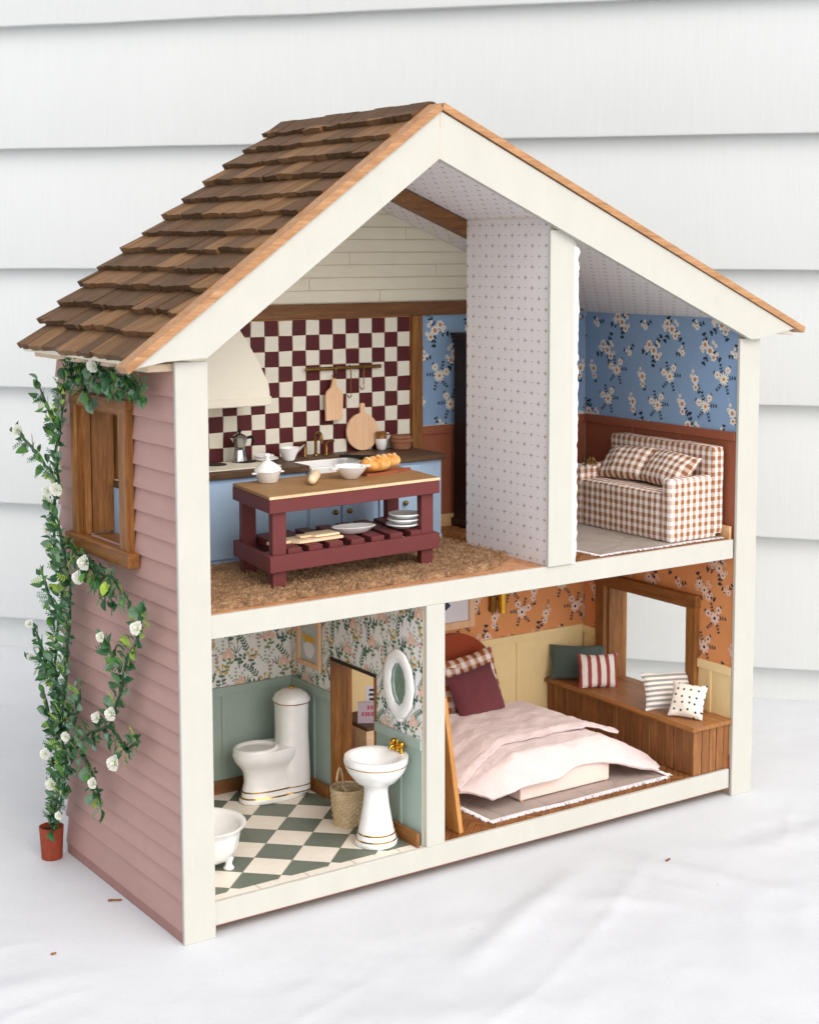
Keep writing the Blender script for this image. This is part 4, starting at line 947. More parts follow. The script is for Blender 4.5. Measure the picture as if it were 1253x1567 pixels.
# ================================================================== living room
LF = 24.8
m = gingham('gingham sofa cloth', .76, '#93664a', '#f0e8e5'); M['gsofa'] = m
SO = thing('sofa', 'brown and white gingham sofa against the rust panelling', 'sofa', (50.4, 1.5, LF+.08))
def soft(x0, x1, y0, y1, z0, z1, r=.35, wob=.06, seed=0):
    """cushioned block with rounded edges and slightly rippled cloth"""
    b = MB(); n = 10
    cx, cy, cz = (x0+x1)/2, (y0+y1)/2, (z0+z1)/2; hx, hy, hz = (x1-x0)/2, (y1-y0)/2, (z1-z0)/2
    for ax in range(3):
        for sg in (-1, 1):
            def fn(u, v):
                p = [0, 0, 0]; o = [i for i in range(3) if i != ax]
                p[ax] = sg*1.0; p[o[0]] = 2*u-1; p[o[1]] = 2*v-1
                q = [p[0]*hx, p[1]*hy, p[2]*hz]; c = [max(-h+r, min(h-r, t)) for t, h in zip(q, (hx, hy, hz))]
                d = Vector([a-b_ for a, b_ in zip(q, c)])
                if d.length > 0: d = d.normalized()*r
                w = noise.noise(Vector(((q[0]+cx)*.8+seed, (q[1]+cy)*.8, (q[2]+cz)*.6)))*wob+math.sin((q[0]+q[1])*5.6)*wob*.35
                nn = Vector([(sg if i == ax else 0) for i in range(3)])
                return Vector(c)+d+nn*w+Vector((cx, cy, cz))
            b.grid(fn, 16, 16)
    return b
soft(0, 6.0, 0, 1.35, 0, 5.9, .3).build('armrest', M['gsofa'], SO, smooth=180, uv=True)
soft(0, 6.0, 12.7, 14.05, 0, 5.9, .3, seed=4).build('armrest', M['gsofa'], SO, smooth=180, uv=True)
soft(.05, 5.6, 1.3, 12.75, 0, 4.55, .3, seed=8).build('seat', M['gsofa'], SO, smooth=180, uv=True)
soft(5.05, 6.65, -.1, 14.1, .3, 8.6, .3, seed=12).build('backrest', M['gsofa'], SO, smooth=180, uv=True)
def pillow(name, w, h, t, mat, lab, cat, c, ux, uy, seed=0, pinch=.09, n=20, group=None, flange=0):
    def side(sg):
        def fn(u, v):
            a, b_ = 2*u-1, 2*v-1
            x = w/2*a*(1-pinch*(1-b_*b_)*abs(a)**2); y = h/2*b_*(1-pinch*(1-a*a)*abs(b_)**2)
            e = max(0, (1-a*a)*(1-b_*b_)); z = t/2*e**.42
            z += noise.noise(Vector((x*.7+seed, y*.7, sg*3.0)))*t*.10*min(1, e*4)
            x += noise.noise(Vector((y*.8, seed, 1)))*.07; y += noise.noise(Vector((x*.8, seed, 9)))*.07
            return (x, y, sg*max(z, .015))
        return fn
    b = MB().grid(side(1), n, n); b.grid(side(-1), n, n)
    o = b.build(name, mat, smooth=180); setM(o, basis(c, ux, uy)); return tag(o, lab, cat, group)
gp = gingham('gingham cushion cloth', .76, '#8b6044', '#f0e8e5', uv=False, ph=(.2, .1))
ZS = LF+.08+4.55
pillow('cushion', 6.2, 3.9, 2.0, gp, 'gingham sofa cushion nearer the divider wall', 'cushion', (54.0, 11.4, ZS+1.6), (.10, -1, .04), (.68, 0, .74), 1, .05)
pillow('cushion', 6.4, 3.9, 2.0, gp, 'gingham sofa cushion beside the near armrest', 'cushion', (53.9, 5.5, ZS+1.62), (-.10, -1, -.05), (.66, 0, .75), 2, .05)
b = MB(); r3 = random.Random(2)
for k in range(60):
    a = r3.uniform(0, 6.28); e = r3.uniform(0, 1.4); b.ball((.5*math.cos(a)*math.cos(e*.9), .5*math.sin(a)*math.cos(e*.9), .75*math.sin(e)), .1+.05*r3.random(), seg=5, ring=3)
o = b.build('gold_ornament', M['brass'], smooth=30); o.location = (50.9, 13.3, LF+6.0); tag(o, 'small crumpled gold ornament on the far sofa armrest beside the divider', 'ornament')
def rugmat(name, base, line, sc):
    m = NT(name, .9, .1); n = m.noise(.5, 4, (1, 1, 1)); v = m.n('TexVoronoi', {'Vector': m.pos((1, .7, 1)), 'Scale': sc, 'Randomness': .8}, feature='DISTANCE_TO_EDGE').outputs['Distance']
    ln = m.n('MapRange', {0: v, 1: .02, 2: .05, 3: 1.0, 4: 0.0}).outputs[0]
    col = m.ramp(n, [(.3, sh(lin(base), .85)), (.7, lin(base))]); col = m.mix(m.math('MULTIPLY', ln, .28), col, lin(line)); m.color(col); weave(m, 5, d=.03); return m.mat
rg = thing('fringed_rug', 'greige rug with white fringe under the gingham sofa', 'rug', (0, 0, 0))
def wavy(x0, x1, y0, y1, z, seed, dens=34):
    return MB().sheet(lambda u, v: (x0+(x1-x0)*u+.15*math.sin(v*7+seed)*(1 if u > .5 else 0), y0+(y1-y0)*v+(.12*math.sin(u*9+seed)+.2*math.sin(u*3))*(1-v), z+.04*noise.noise(Vector((u*9, v*9, seed)))+.05), dens, dens, .05)
wavy(41.4, 56.6, 1.05, 15.0, 24.85, 2).build('rug_field', rugmat('greige rug', '#a99d94', '#7d7068', .28), rg, smooth=60)
def fringe(pts, out, n, L, z, seed, r=.035):
    b = MB(); rr = random.Random(seed)
    for k in range(n):
        t = k/(n-1)*(len(pts)-1); i = min(int(t), len(pts)-2); f = t-i
        x = pts[i][0]*(1-f)+pts[i+1][0]*f; y = pts[i][1]*(1-f)+pts[i+1][1]*f; a = rr.uniform(-.35, .35); l = L*rr.uniform(.7, 1.15)
        ox, oy = out[0]*l-out[1]*a*l, out[1]*l+out[0]*a*l
        b.tube([(x, y, z+.02), (x+ox*.5, y+oy*.5, z+.03+rr.uniform(0, .05)), (x+ox, y+oy, z-.01)], r, 3)
    return b
fringe([(41.3, 1.1), (44, 1.25), (48, 1.1), (52, 1.3), (56.6, 1.25)], (0, -1), 170, .42, 24.86, 3).build('fringe', M['paper'], rg, kind='stuff')
fringe([(41.45, 1.1), (41.4, 8), (41.4, 15)], (-1, 0), 90, .4, 24.86, 4).build('fringe', M['paper'], rg, kind='stuff')

# ================================================================== bathroom
BF = 2.68
T = thing('toilet', 'white toilet with tall rounded cistern and gold bands in the bathroom corner', 'toilet', (17.8, 18.0, BF))
MB().loft([(0, 0, 0, 3.2, 1.5, 2.3), (0, 0, .12, 3.35, 1.62, 2.3), (0, 0, .45, 3.3, 1.58, 2.3), (-.02, 0, .62, 3.1, 1.42, 2.3), (-.05, 0, .95, 3.05, 1.38, 2.3), (-.1, 0, 1.15, 2.95, 1.3, 2.3), (-.15, 0, 2.0, 2.75, 1.15, 2.2), (-.2, 0, 2.8, 2.8, 1.2, 2.1),
           (-.4, 0, 3.4, 3.0, 1.5, 2.1), (-.6, 0, 3.9, 3.2, 1.8, 2.1), (-.7, 0, 4.5, 3.25, 1.92, 2.1), (-.7, 0, 4.85, 3.15, 1.85, 2.1)], 44).build('pedestal', M['ceramic'], T, smooth=60)
MB().loft([(-1.75, 0, 4.7, 2.1, 1.75), (-1.75, 0, 4.95, 2.1, 1.78), (-1.75, 0, 5.08, 1.95, 1.62), (-1.75, 0, 5.0, 1.68, 1.36), (-1.7, 0, 4.5, 1.5, 1.15), (-1.6, 0, 4.0, .7, .5)], 36).build('bowl_rim', M['ceramic'], T, smooth=60)
MB().loft([(1.95, 0, .4, 1.55, 1.55, 2.8), (1.95, 0, 3, 1.5, 1.5, 2.8), (1.95, 0, 6, 1.42, 1.42, 2.6), (1.95, 0, 8.6, 1.5, 1.5, 2.4)], 36).build('cistern', M['ceramic'], T, smooth=60)
MB().loft([(1.95, 0, 8.6, 1.62, 1.62, 2.3), (1.95, 0, 8.85, 1.66, 1.66, 2.3), (1.95, 0, 9.3, 1.4, 1.4, 2.2), (1.95, 0, 9.65, .8, .8), (1.95, 0, 9.72, .2, .2)], 36).build('cistern_lid', M['ceramic'], T, smooth=60)
MB().loft([(1.95, 0, 8.58, 1.65, 1.65, 2.3), (1.95, 0, 8.66, 1.67, 1.67, 2.3)], 36).build('gold_band', M['gold'], T, smooth=40)
MB().ball((1.95, 0, 9.85), .25, .25, .15).build('flush_button', M['gold'], T, smooth=80)
for z in (.5, 1.03): MB().loft([(0 if z < 1 else -.05, 0, z, 3.3 if z < 1 else 3.07, 1.58 if z < 1 else 1.4, 2.3), (0 if z < 1 else -.05, 0, z+.1, 3.22 if z < 1 else 3.05, 1.52 if z < 1 else 1.39, 2.3)], 44).build('gold_band', M['gold'], T, smooth=40)
MB().loft([(1.95, 0, .5, 1.58, 1.58, 2.8), (1.95, 0, .6, 1.58, 1.58, 2.8)], 36).loft([(1.95, 0, 1.05, 1.57, 1.57, 2.8), (1.95, 0, 1.13, 1.57, 1.57, 2.8)], 36).build('gold_band', M['gold'], T, smooth=40)
SK = thing('pedestal_sink', 'white pedestal washbasin with gold taps and gold bands', 'sink', (19.35, 3.45, BF))
MB().lathe([(1.72, 0), (1.78, .1), (1.78, .45), (1.62, .6), (1.6, .95), (1.5, 1.15), (1.3, 2.2), (1.1, 3.4), (1.0, 4.4), (1.05, 4.9), (1.35, 5.2)], seg=36).build('pedestal', M['ceramic'], SK, smooth=60)
MB().loft([(0, 0, 5.1, 1.2, 1.2), (0, 0, 5.35, 1.7, 1.7), (.0, 0, 6.2, 2.35, 2.45), (0, 0, 6.8, 2.6, 2.7), (0, 0, 7.15, 2.66, 2.78), (.05, 0, 7.45, 2.62, 2.75), (.05, 0, 7.5, 2.4, 2.55), (-.15, 0, 7.35, 1.95, 2.15), (-.2, 0, 6.8, 1.5, 1.7), (-.2, 0, 6.35, .8, .9), (-.2, 0, 6.3, .1, .1)], 44).build('basin', M['ceramic'], SK, smooth=60)
MB().loft([(0, 0, 6.86, 2.64, 2.74), (0, 0, 6.94, 2.66, 2.76)], 44, cap=(False, False)).build('gold_band', M['gold'], SK, smooth=40)
for z, r in ((.5, 1.76), (1.0, 1.61)): MB().lathe([(r, z), (r+.01, z+.13)], seg=36, cap=(False, False)).build('gold_band', M['gold'], SK, smooth=40)
g = MB()
for y in (-.62, .62):
    g.lathe([(.22, 0), (.24, .08), (.12, .2), (.12, .45)], (2.15, y, 7.45), 10); g.ball((2.15, y, 8.15), .27, seg=8, ring=6); g.tube([(1.85, y, 8.0), (2.45, y, 8.0)], .12, 6)
g.lathe([(.2, 0), (.2, .1), (.13, .25), (.16, .8), (.08, 1.0)], (2.15, 0, 7.45), 10); g.tube([(2.15, 0, 7.9), (1.8, 0, 8.05), (1.45, 0, 7.95), (1.35, 0, 7.7)], .12, 7); g.tube([(2.15, -.62, 7.65), (2.15, .62, 7.65)], .1, 6)
g.build('taps', M['gold'], SK, smooth=60)
# basket
BK = thing('basket', 'small woven straw basket with a loop handle beside the sink', 'basket', (19.75, 8.5, BF))
b = MB(); nr, ns = 44, 84
def bfn(u, v):
    a = 2*math.pi*u; z = v*3.2; row = v*15; r = 1.12+.32*v**.7+.03
    r += .055*math.sin(a*14+math.pi*(int(row) % 2))+.05*abs(math.sin(math.pi*row))
    return (r*math.cos(a), r*math.sin(a), z)
b.grid(bfn, ns, 60); b.lathe([(1.1, .05), (1.1, .1)], seg=20); b.tube([(1.46*math.cos(a), 1.46*math.sin(a), 3.22) for a in [2*math.pi*k/30 for k in range(30)]], .1, 6, closed=True)
m = NT('straw', .75, .2); m.color(m.ramp(m.math('ADD', m.math('MULTIPLY', m.noise(4, 3, (1, 1, 3)), .6), m.math('MULTIPLY', m.noise(1, 2), .4)), [(.3, lin('#b0936a')), (.7, lin('#e2cfae'))])).bump(m.noise(9, 2), .02); M['straw'] = m.mat
b.build('woven_body', m.mat, BK, smooth=60)
MB().tube([(-1.4, .2, 3.1)]+[(-.95+.48*math.cos(a)*1.1, -.2+.3*math.cos(a), 3.4+1.75*math.sin(a)) for a in [R(t) for t in (180, 150, 120, 90, 60, 30, 0)]]+[(-.4, -.5, 3.0)], .11, 6).build('handle', M['straw'], BK, smooth=60)
# bathtub
BT = thing('bathtub', 'white freestanding bathtub half hidden behind the left front post', 'bathtub', (5.4, 7.0, BF))
MB().loft([(0, 0, .7, 1.6, 1.6), (0, 0, .85, 2.0, 2.1), (0, 0, 1.6, 2.5, 2.7), (0, 0, 2.9, 2.75, 3.0), (0, 0, 3.3, 2.85, 3.1), (0, 0, 3.5, 3.15, 3.4), (0, 0, 3.66, 3.2, 3.45), (0, 0, 3.7, 3.0, 3.25), (0, 0, 3.5, 2.6, 2.85), (0, 0, 2, 2.3, 2.5), (0, 0, 1.1, 1.8, 1.9)], 40).build('tub_body', M['ceramic'], BT, smooth=60)
for sx in (-1, 1):
    for sy in (-1, 1): MB().lathe([(.42, 0), (.45, .12), (.3, .3), (.28, .5), (.42, .9)], (sx*1.25, sy*1.5, 0), 14).build('foot', M['ceramic'], BT, smooth=50)
# oval mirror
MR = thing('oval_mirror', 'oval mirror in a white porcelain frame on the botanical wallpaper', 'mirror', (21.95, 3.6, 15.8))
b = MB(); nn = 48
def mfn(u, v):
    a = 2*math.pi*u; p = 2*math.pi*v; w = .60+.035*math.sin(a*11)
    return (-.06-.42*(1+math.cos(p))*.5, (1.68+w*math.sin(p))*math.sin(a), (2.35+w*math.sin(p))*math.cos(a))
b.grid(mfn, nn, 12); b.ball((-.2, 0, -2.95), .2, .6, .3, 10, 6)
b.build('porcelain_frame', M['ceramic'], MR, smooth=180)
b = MB(); b.add([(-.12, 1.25*math.sin(2*math.pi*k/32), 1.95*math.cos(2*math.pi*k/32)) for k in range(32)], [tuple(range(32))]); b.build('glass', M['mirror'], MR)
# framed print
PF = thing('framed_print', 'small framed print with a yellow shape on the bathroom divider wall', 'picture', (21.95, 18.35, 16.3))
for a in ((-2.05, -1.55, -2.3, 2.3), (1.55, 2.05, -2.3, 2.3)): MB().box(-.3, 0, a[0], a[1], a[2], a[3], b=.04).build('frame_side', M['board'], PF)
for a in ((-1.54, 1.54, -2.3, -1.8), (-1.54, 1.54, 1.8, 2.3)): MB().box(-.3, 0, a[0], a[1], a[2], a[3], b=.04).build('frame_side', M['board'], PF)
b = MB(); b.add([(-.08, y, z) for y, z in ((-1.55, -1.8), (1.55, -1.8), (1.55, 1.8), (-1.55, 1.8))], [(0, 1, 2, 3)], 0)
b.add([(-.1, .95*math.cos(a)*(1+.15*math.sin(3*a)), -.75+.75*math.sin(a)) for a in [2*math.pi*k/20 for k in range(20)]], [tuple(range(20))], 1)
b.add([(-.12, y, z) for y, z in ((-1.0, .25), (-.55, -.1), (.1, 0), (.7, -.1), (1.1, .3), (1.15, .75), (.8, .8), (.5, .45), (0, .6), (-.5, .55), (-.9, .6))], [tuple(range(11))], 2)
M['printgrey'] = paint('grey print paper', '#c2c8cc', .5, .06); M['printyel'] = paint('yellow print', '#e2b23c', .6, .08)
b.build('print', [M['printgrey'], M['paper'], M['printyel']], PF)

# ================================================================== bedroom
DF = 2.72
RG = thing('fringed_rug', 'pale taupe rug with white fringe under the bed', 'rug', (0, 0, 0))
wavy(30.1, 50.6, 1.95, 20.0, DF, 5, 50).build('rug_field', rugmat('taupe rug', '#b3a49c', '#8d7c75', .22), RG, smooth=60)
fringe([(29.9, 1.95), (34, 2.1), (38, 1.9), (44, 2.0), (50.7, 1.95)], (-.1, -1), 380, .62, DF+.04, 6, .05).build('fringe', M['paper'], RG, kind='stuff')
fringe([(30.15, 2.0), (30.1, 8), (30.2, 14)], (-1, -.1), 160, .5, DF+.04, 8, .045).build('fringe', M['paper'], RG, kind='stuff')
fringe([(50.8, 1.8), (50.6, 8), (50.8, 20)], (1, .1), 160, .6, DF+.04, 7, .045).build('fringe', M['paper'], RG, kind='stuff')
BD = thing('bed', 'low bed with a blush base and an arched rust headboard', 'bed', (40.2, 4.0, DF+.12))
soft(-5.2, 5.3, 0, 17.3, .05, 2.05, .12, .02).build('base', fabric('blush base cloth', '#e8d2c8', 9, .05), BD, smooth=180)
soft(-4.6, 4.7, 3.4, 17.2, 2.1, 3.3, .5, .04, 3).build('mattress', fabric('mattress cloth', '#efe6e0', 9, .04), BD, smooth=180)
for x in (-4.9, 5.0): MB().box(x-.15, x+.15, .1, .4, -.05, .06).build('foot', M['pine'], BD)
arch = [(-5.6, 0), (5.4, 0), (5.4, 5.6)]+[(-.1+5.5*math.cos(a), 5.6+5.4*math.sin(a)) for a in [math.pi*k/24 for k in range(1, 24)]]+[(-5.6, 5.6)]
MB().prism(arch, 'y', 17.4, 17.85).build('headboard', fabric('rust headboard cloth', '#9c4a30', 10, .12), BD)
lin_m = NT('blush linen', .9, .1); c = lin('#e6d5d3'); lin_m.b.inputs['Sheen Weight'].default_value = .3
lin_m.color(lin_m.ramp(lin_m.math('ADD', lin_m.math('MULTIPLY', lin_m.noise(.35, 4), .6), lin_m.math('MULTIPLY', lin_m.noise(6, 3), .4)), [(.33, sh(c, .84)), (.62, c)])); weave(lin_m, 7, d=.03)
def drape(x, y):
    dL = max(0, 35.6-x); dR = max(0, x-45.4); dF = max(0, 5.5-y)
    d = math.sqrt((.30*dL)**2+(.47*dR)**2+(.92*dF)**2)
    z = 6.75-d*(1-.25*math.exp(-d*d*2))+.12*noise.noise(Vector((x*.18, y*.22, 2)))
    z += .10*noise.noise(Vector((x*.45, y*.7, 5)))+.09*math.sin(x*.9+y*.5+2*noise.noise(Vector((x*.3, y*.3, 1))))*min(1, d*.7)
    z += .05*abs(noise.noise(Vector((x*.9+y*.5, y*1.6-x*.3, 8))))*2+.06*math.sin(x*1.3-y*2.1+3*noise.noise(Vector((x*.2, y*.2, 4))))*noise.noise(Vector((x*.25, y*.25, 6)))*2
    return max(z, DF+.25+.12*noise.noise(Vector((x, y, 0))))
def dfn(u, v):
    y1 = 16.6; x0 = 28.6; x1 = 51.0-5.0*max(0, (v-.12)/.88)**.8
    x = x0+(x1-x0)*u; yf = 2.7+.9*math.sin(min(1, max(0, (u-.22)/.6))*math.pi)+.35*math.sin(u*11)+(.7 if u > .97 else 0)+2.6*max(0, (.12-u)/.12)
    y = yf+(y1-yf)*v
    return (x, y, drape(x, y))
DV = thing('duvet', 'crumpled pale pink linen duvet spread over the bed, hanging to the rug', 'duvet', (0, 0, 0))
MB().sheet(dfn, 130, 90, .22).build('cover', lin_m.mat, DV, smooth=70)
def ffn(u, v):
    x0, x1 = 28.9, 48.9-2.6*max(0, (v-.2)/.8); x = x0+(x1-x0)*u
    ys = 4.7+2.8*min(1, u*3)**.7-.15*math.sin(u*9)-1.5*max(0, u-.7)*2 ; y = ys+(16.9-ys)*v
    return (x, y, drape(x, y)+.46*(1-.6*max(0, .06-v)*16)+.12+.10*noise.noise(Vector((x*.5, y*.5, 9)))+.7*u**7*(1-v)**2)
MB().sheet(ffn, 120, 60, .24).build('folded_blanket', lin_m.mat, DV, smooth=70)
PZ = 6.6
pg = gingham('gingham pillow cloth', 1.05, '#9a5a36', '#efe6e2', uv=False, ph=(.3, .3))
pillow('pillow', 6.4, 6.2, 1.7, pg, 'gingham pillow behind the maroon pillow, right side showing', 'pillow', (40.9, 18.9, PZ+2.6), (1, .02, .12), (-.12, .25, 1), 5, .07)
pillow('pillow', 6.0, 5.6, 1.6, pg, 'gingham pillow at the left, mostly hidden behind the divider post', 'pillow', (36.5, 18.6, PZ+2.2), (1, -.1, -.05), (.05, .3, 1), 6, .07)
pillow('pillow', 5.7, 5.2, 1.9, fabric('maroon linen', '#6c3a40', 8, .18), 'plain maroon square pillow in front of the gingham pillows', 'pillow', (39.7, 16.7, PZ+2.2), (1, .05, .13), (-.12, .42, 1), 7, .06)
# nightstand with books and vase, behind the doorway
NS = thing('nightstand', 'small wooden nightstand with a half round cut-out seen through the bathroom doorway', 'nightstand', (25.0, 13.6, DF-.02))
MB().box(0, 4.0, 0, 5.0, 5.85, 6.2, b=.04).build('top', M['walnut'], NS)
hp = [(0, 0), (.6, 0)]+[(2.0-1.25*math.cos(a), 3.2+1.25*math.sin(a)) for a in [math.pi*k/12 for k in range(13)]]+[(3.4, 0), (4, 0), (4, 5.84), (0, 5.84)]
MB().prism(hp, 'y', .05, .35).build('front', M['terra_light'] if 0 else M['raw'], NS)
MB().box(0, .3, .36, 4.9, 0, 5.84).build('side', M['raw'], NS); MB().box(3.7, 4, .36, 4.9, 0, 5.84).build('side', M['raw'], NS); MB().box(.3, 3.7, 4.6, 4.9, 0, 5.84).build('back', M['stain'], NS)
M['bookpink'] = paint('grey pink book cover', '#c7b8c4', .6, .06); M['bookwhite'] = paint('white book', '#dfe0ea', .6, .03); M['redink'] = paint('red ink', '#c2586a', .6, .1); M['navyink'] = paint('dark ink', '#3a4456', .6, .1)
bk = MB().box(-.15, .15, -1.0, 1.0, 0, 2.2, b=.02); bk.box(-.13, .13, -.95, 1.04, .04, 2.16, 1)
for k, (y, z) in enumerate(((-.6, 1.5), (-.3, 1.5), (0, 1.5), (-.6, .8), (-.35, .8), (-.05, .8), (.2, .8), (.5, .8))): bk.box(-.17, -.15, y, y+.18, z, z+.42, 2)
def turned(b, c, rz, ry, lab):
    o = b.build('book', [M['bookpink'], M['bookwhite'], M['redink'], M['navyink']]); o.location = c; o.rotation_euler = (0, ry, rz); return tag(o, lab, 'book')
turned(bk, (26.1, 14.9, DF+6.2), 1.05, -.30, 'tilted pale book with red lettering on the nightstand')
bk = MB().box(-.2, .2, -.7, .7, 0, 3.0, 1, b=.02)
for k in range(6): bk.box(-.22, -.2, -.45+.02*k, .4-.05*(k % 2), .4+k*.42, .62+k*.42, 3)
turned(bk, (27.0, 15.6, DF+6.2), 1.0, .42, 'upright white book with dark print behind the tilted one')
VS = thing('bud_vase', 'small amber bud vase with an ochre leaf beside the books', 'vase', (27.8, 15.0, DF+6.19))
MB().lathe([(.25, 0), (.35, .3), (.3, .7), (.12, .95), (.16, 1.1)], seg=14).build('vase_body', M['amberglaze'], VS, smooth=60)
MB().prism([(-.1, 1.0), (-.45, 1.5), (-.2, 2.3), (.25, 2.6), (.4, 1.8), (.1, 1.0)], 'y', -.03, .03).build('dry_leaf', M['ochre'], VS)
# leaning panel next to the divider
o = MB().box(-.22, .22, 0, 7.5, 0, 12.1, b=.03).build('leaning_panel', M['pine_z']); o.location = (26.35, 1.0, DF+.02); o.rotation_euler = (0, -.145, 0)
tag(o, 'honey coloured wooden panel leaning on the divider at the bedroom front', 'wooden panel')
# picture and lamp on the back wall
PF2 = thing('framed_print', 'pale wooden picture frame with white print on the orange bedroom wallpaper', 'picture', (40.1, 21.9, 17.1))
for a in ((-3.0, -2.3, -2.9, 2.9), (2.3, 3.0, -2.9, 2.9)): MB().box(a[0], a[1], -.35, 0, a[2], a[3], b=.04).build('frame_side', M['board'], PF2)
for a in ((-2.29, 2.29, -2.9, -2.2), (-2.29, 2.29, 2.2, 2.9)): MB().box(a[0], a[1], -.35, 0, a[2], a[3], b=.04).build('frame_side', M['board'], PF2)
b = MB().box(-2.3, 2.3, -.12, -.05, -2.2, 2.2); b.add([(x, -.14, z) for x, z in ((-1.0, -.4), (-.3, .1), (.1, -.5), (-.5, -.9))], [(0, 1, 2, 3)], 1); b.add([(x, -.14, z) for x, z in ((-.3, .2), (.2, .9), (.35, .1))], [(0, 1, 2)], 1)
b.build('print', [M['bookwhite'], M['navyink']], PF2)
WL = thing('wall_lamp', 'brass cylinder wall lamp on the orange wallpaper', 'lamp', (46.1, 21.9, 15.3))
MB().loft([(0, -.85, 0, .42, .42), (0, -.85, 2.6, .42, .42)], 20).build('lamp_shade', M['gold'], WL, smooth=60)
MB().box(-1.05, -.42, -.5, 0, .05, 2.4, b=.05).tube([(-.5, -.4, 1.4), (0, -.6, 1.4)], .1, 6).build('wall_plate', M['brass'], WL)
# window bench
WB = thing('window_bench', 'brown plank window bench along the right bedroom wall', 'bench', (52.3, .45, DF-.02))
HB = 4.35
MB().box(.75, 5.2, .5, 21.3, 0, HB-.02).build('box', M['walnut'], WB)
ys = [.15, 1.6, 2.75, 3.9, 4.9, 5.85, 7.1, 8.2, 9.5, 10.5, 11.3, 12.3, 13.7, 14.5, 16.0, 17.4, 18.6, 19.6, 20.6, 21.45]
for a, c in zip(ys, ys[1:]): MB().box(.4+rng.uniform(-.04, .04), .74, a+.03, c-.03, .02, HB-.03, b=.05).build('plank', M['plank'], WB)
xs_ = [.42, 1.55, 2.55, 3.4, 4.35, 5.15]
for a, c in zip(xs_, xs_[1:]): MB().box(a+.03, c-.03, .0+rng.uniform(0, .04), .13, .02, HB-.03, b=.04).build('plank', M['plank'], WB)
MB().prism([(0, HB), (5.28, HB), (5.28, HB+.42), (.25, HB+.42), (0, HB+.2)], 'y', -.3, 21.5).build('bench_top', M['plank_top'], WB)
TZ = DF-.02+HB+.42
def stripes(name, p, a, b_, ax=0, duty=.5, wob=.1):
    m = NT(name, .95, .1); s = m.n('SeparateXYZ', {0: m.pos()})
    x = m.math('ADD', m.math('MULTIPLY', s.outputs[ax], 1/p), m.math('MULTIPLY', m.noise(1.5, 3), wob))
    tri = m.math('ABSOLUTE', m.math('SUBTRACT', m.math('FRACT', x), .5)); f = m.n('MapRange', {0: tri, 1: .5-duty/2-.03, 2: .5-duty/2+.03, 3: 0.0, 4: 1.0}).outputs[0]
    if ax == 1: f = m.math('MULTIPLY', f, m.n('MapRange', {0: m.math('SINE', m.math('MULTIPLY', m.math('ADD', s.outputs[0], s.outputs[1]), 26.0)), 1: -.5, 2: .2, 3: .25, 4: 1.0}).outputs[0])
    f = m.math('ADD', f, m.math('MULTIPLY', m.math('SUBTRACT', m.noise(12, 2), .5), .25))
    m.color(m.ramp(f, [(0.1, lin(b_)), (.9, lin(a))])); weave(m, 7, d=.03); return m.mat
pillow('bench_pillow', 5.8, 3.6, 1.5, fabric('slate green linen', '#56655f', 8, .12), 'plain slate green pillow at the far end of the window bench', 'pillow', (54.75, 19.45, TZ+1.75), (.78, -.62, 0), (.2, .25, .95), 11, .07)
pillow('bench_pillow', 4.2, 3.5, 1.5, stripes('red ticking stripe', .95, '#9c4a4a', '#ece4dc', 0, .42), 'red and white vertically striped pillow in front of the green one', 'pillow', (54.5, 16.0, TZ+1.62), (.9, -.44, -.02), (.12, .3, .94), 12, .08)
pillow('bench_pillow', 4.9, 3.7, 1.3, stripes('grey ticking stripe', .48, '#3f4a4e', '#ece6de', 1, .5), 'dark grey and white horizontally striped pillow below the window', 'pillow', (55.0, 6.4, TZ+1.75), (.9, -.43, .02), (.18, .38, .9), 13, .09)
m = NT('dotted cotton', .95, .1); v = m.n('TexVoronoi', {'Vector': m.n('VectorMath', {0: m.pos(), 1: (.5, .5, 0)}, operation='ADD').outputs[0], 'Scale': 1.5, 'Randomness': .3}, voronoi_dimensions='2D').outputs['Distance']
m.color(m.mix(m.n('MapRange', {0: v, 1: .15, 2: .19, 3: 1.0, 4: 0.0}).outputs[0], lin('#efe6da'), lin('#3b4648'))); weave(m, 8, d=.02)
pillow('bench_pillow', 3.4, 3.4, 1.5, m.mat, 'cream pillow with dark dots at the near end of the bench', 'pillow', (54.55, 3.15, TZ+1.58), (.5, -.86, -.03), (.42, .28, .86), 14, .08)

# ================================================================== potted climbing plant
V = thing('climbing_plant', 'artificial vine with white flowers in a red clay pot climbing the pink wall', 'plant', (-1.55, 22.2, cloth_h(-1.55, 22.2)))
VX, VY, VZ = V.location
def L_(p): return (p[0]-VX, p[1]-VY, p[2]-VZ)
pot = MB().lathe([(.84, 0), (.88, .04), (1.04, 2.75), (1.06, 2.8), (.97, 2.8), (.92, 2.4)], seg=28).build('pot', M['potred'], V, smooth=50)
MB().lathe([(.92, 2.4), (.5, 2.55)], seg=20).build('soil', M['soil'], pot)
def leafmat(name, h1, h2, rough=.4):
    m = NT(name, rough, .45); m.b.inputs['Subsurface Weight'].default_value = 0
    s = m.n('SeparateXYZ', {0: m.pos()})
    f = m.math('ADD', m.math('MULTIPLY', m.noise(2.2, 3), .55), m.math('MULTIPLY', m.rnd(), .45))
    col = m.ramp(f, [(.25, lin(h1)), (.75, lin(h2))])
    vein = m.n('MapRange', {0: m.math('ABSOLUTE', s.outputs[1]), 1: .0, 2: .035, 3: .35, 4: 0.0}).outputs[0]
    m.color(m.mix(vein, col, sh(lin(h2), 1.5))); m.bump(m.noise(4, 2), .02); return m.mat
G = [leafmat('dark glossy leaf', '#1b4027', '#356a38'), leafmat('mid green leaf', '#2c5c2a', '#578c36'), leafmat('silvery green leaf', '#43664a', '#76957a', .55), leafmat('fresh yellow green leaf', '#648f2a', '#a6c043')]
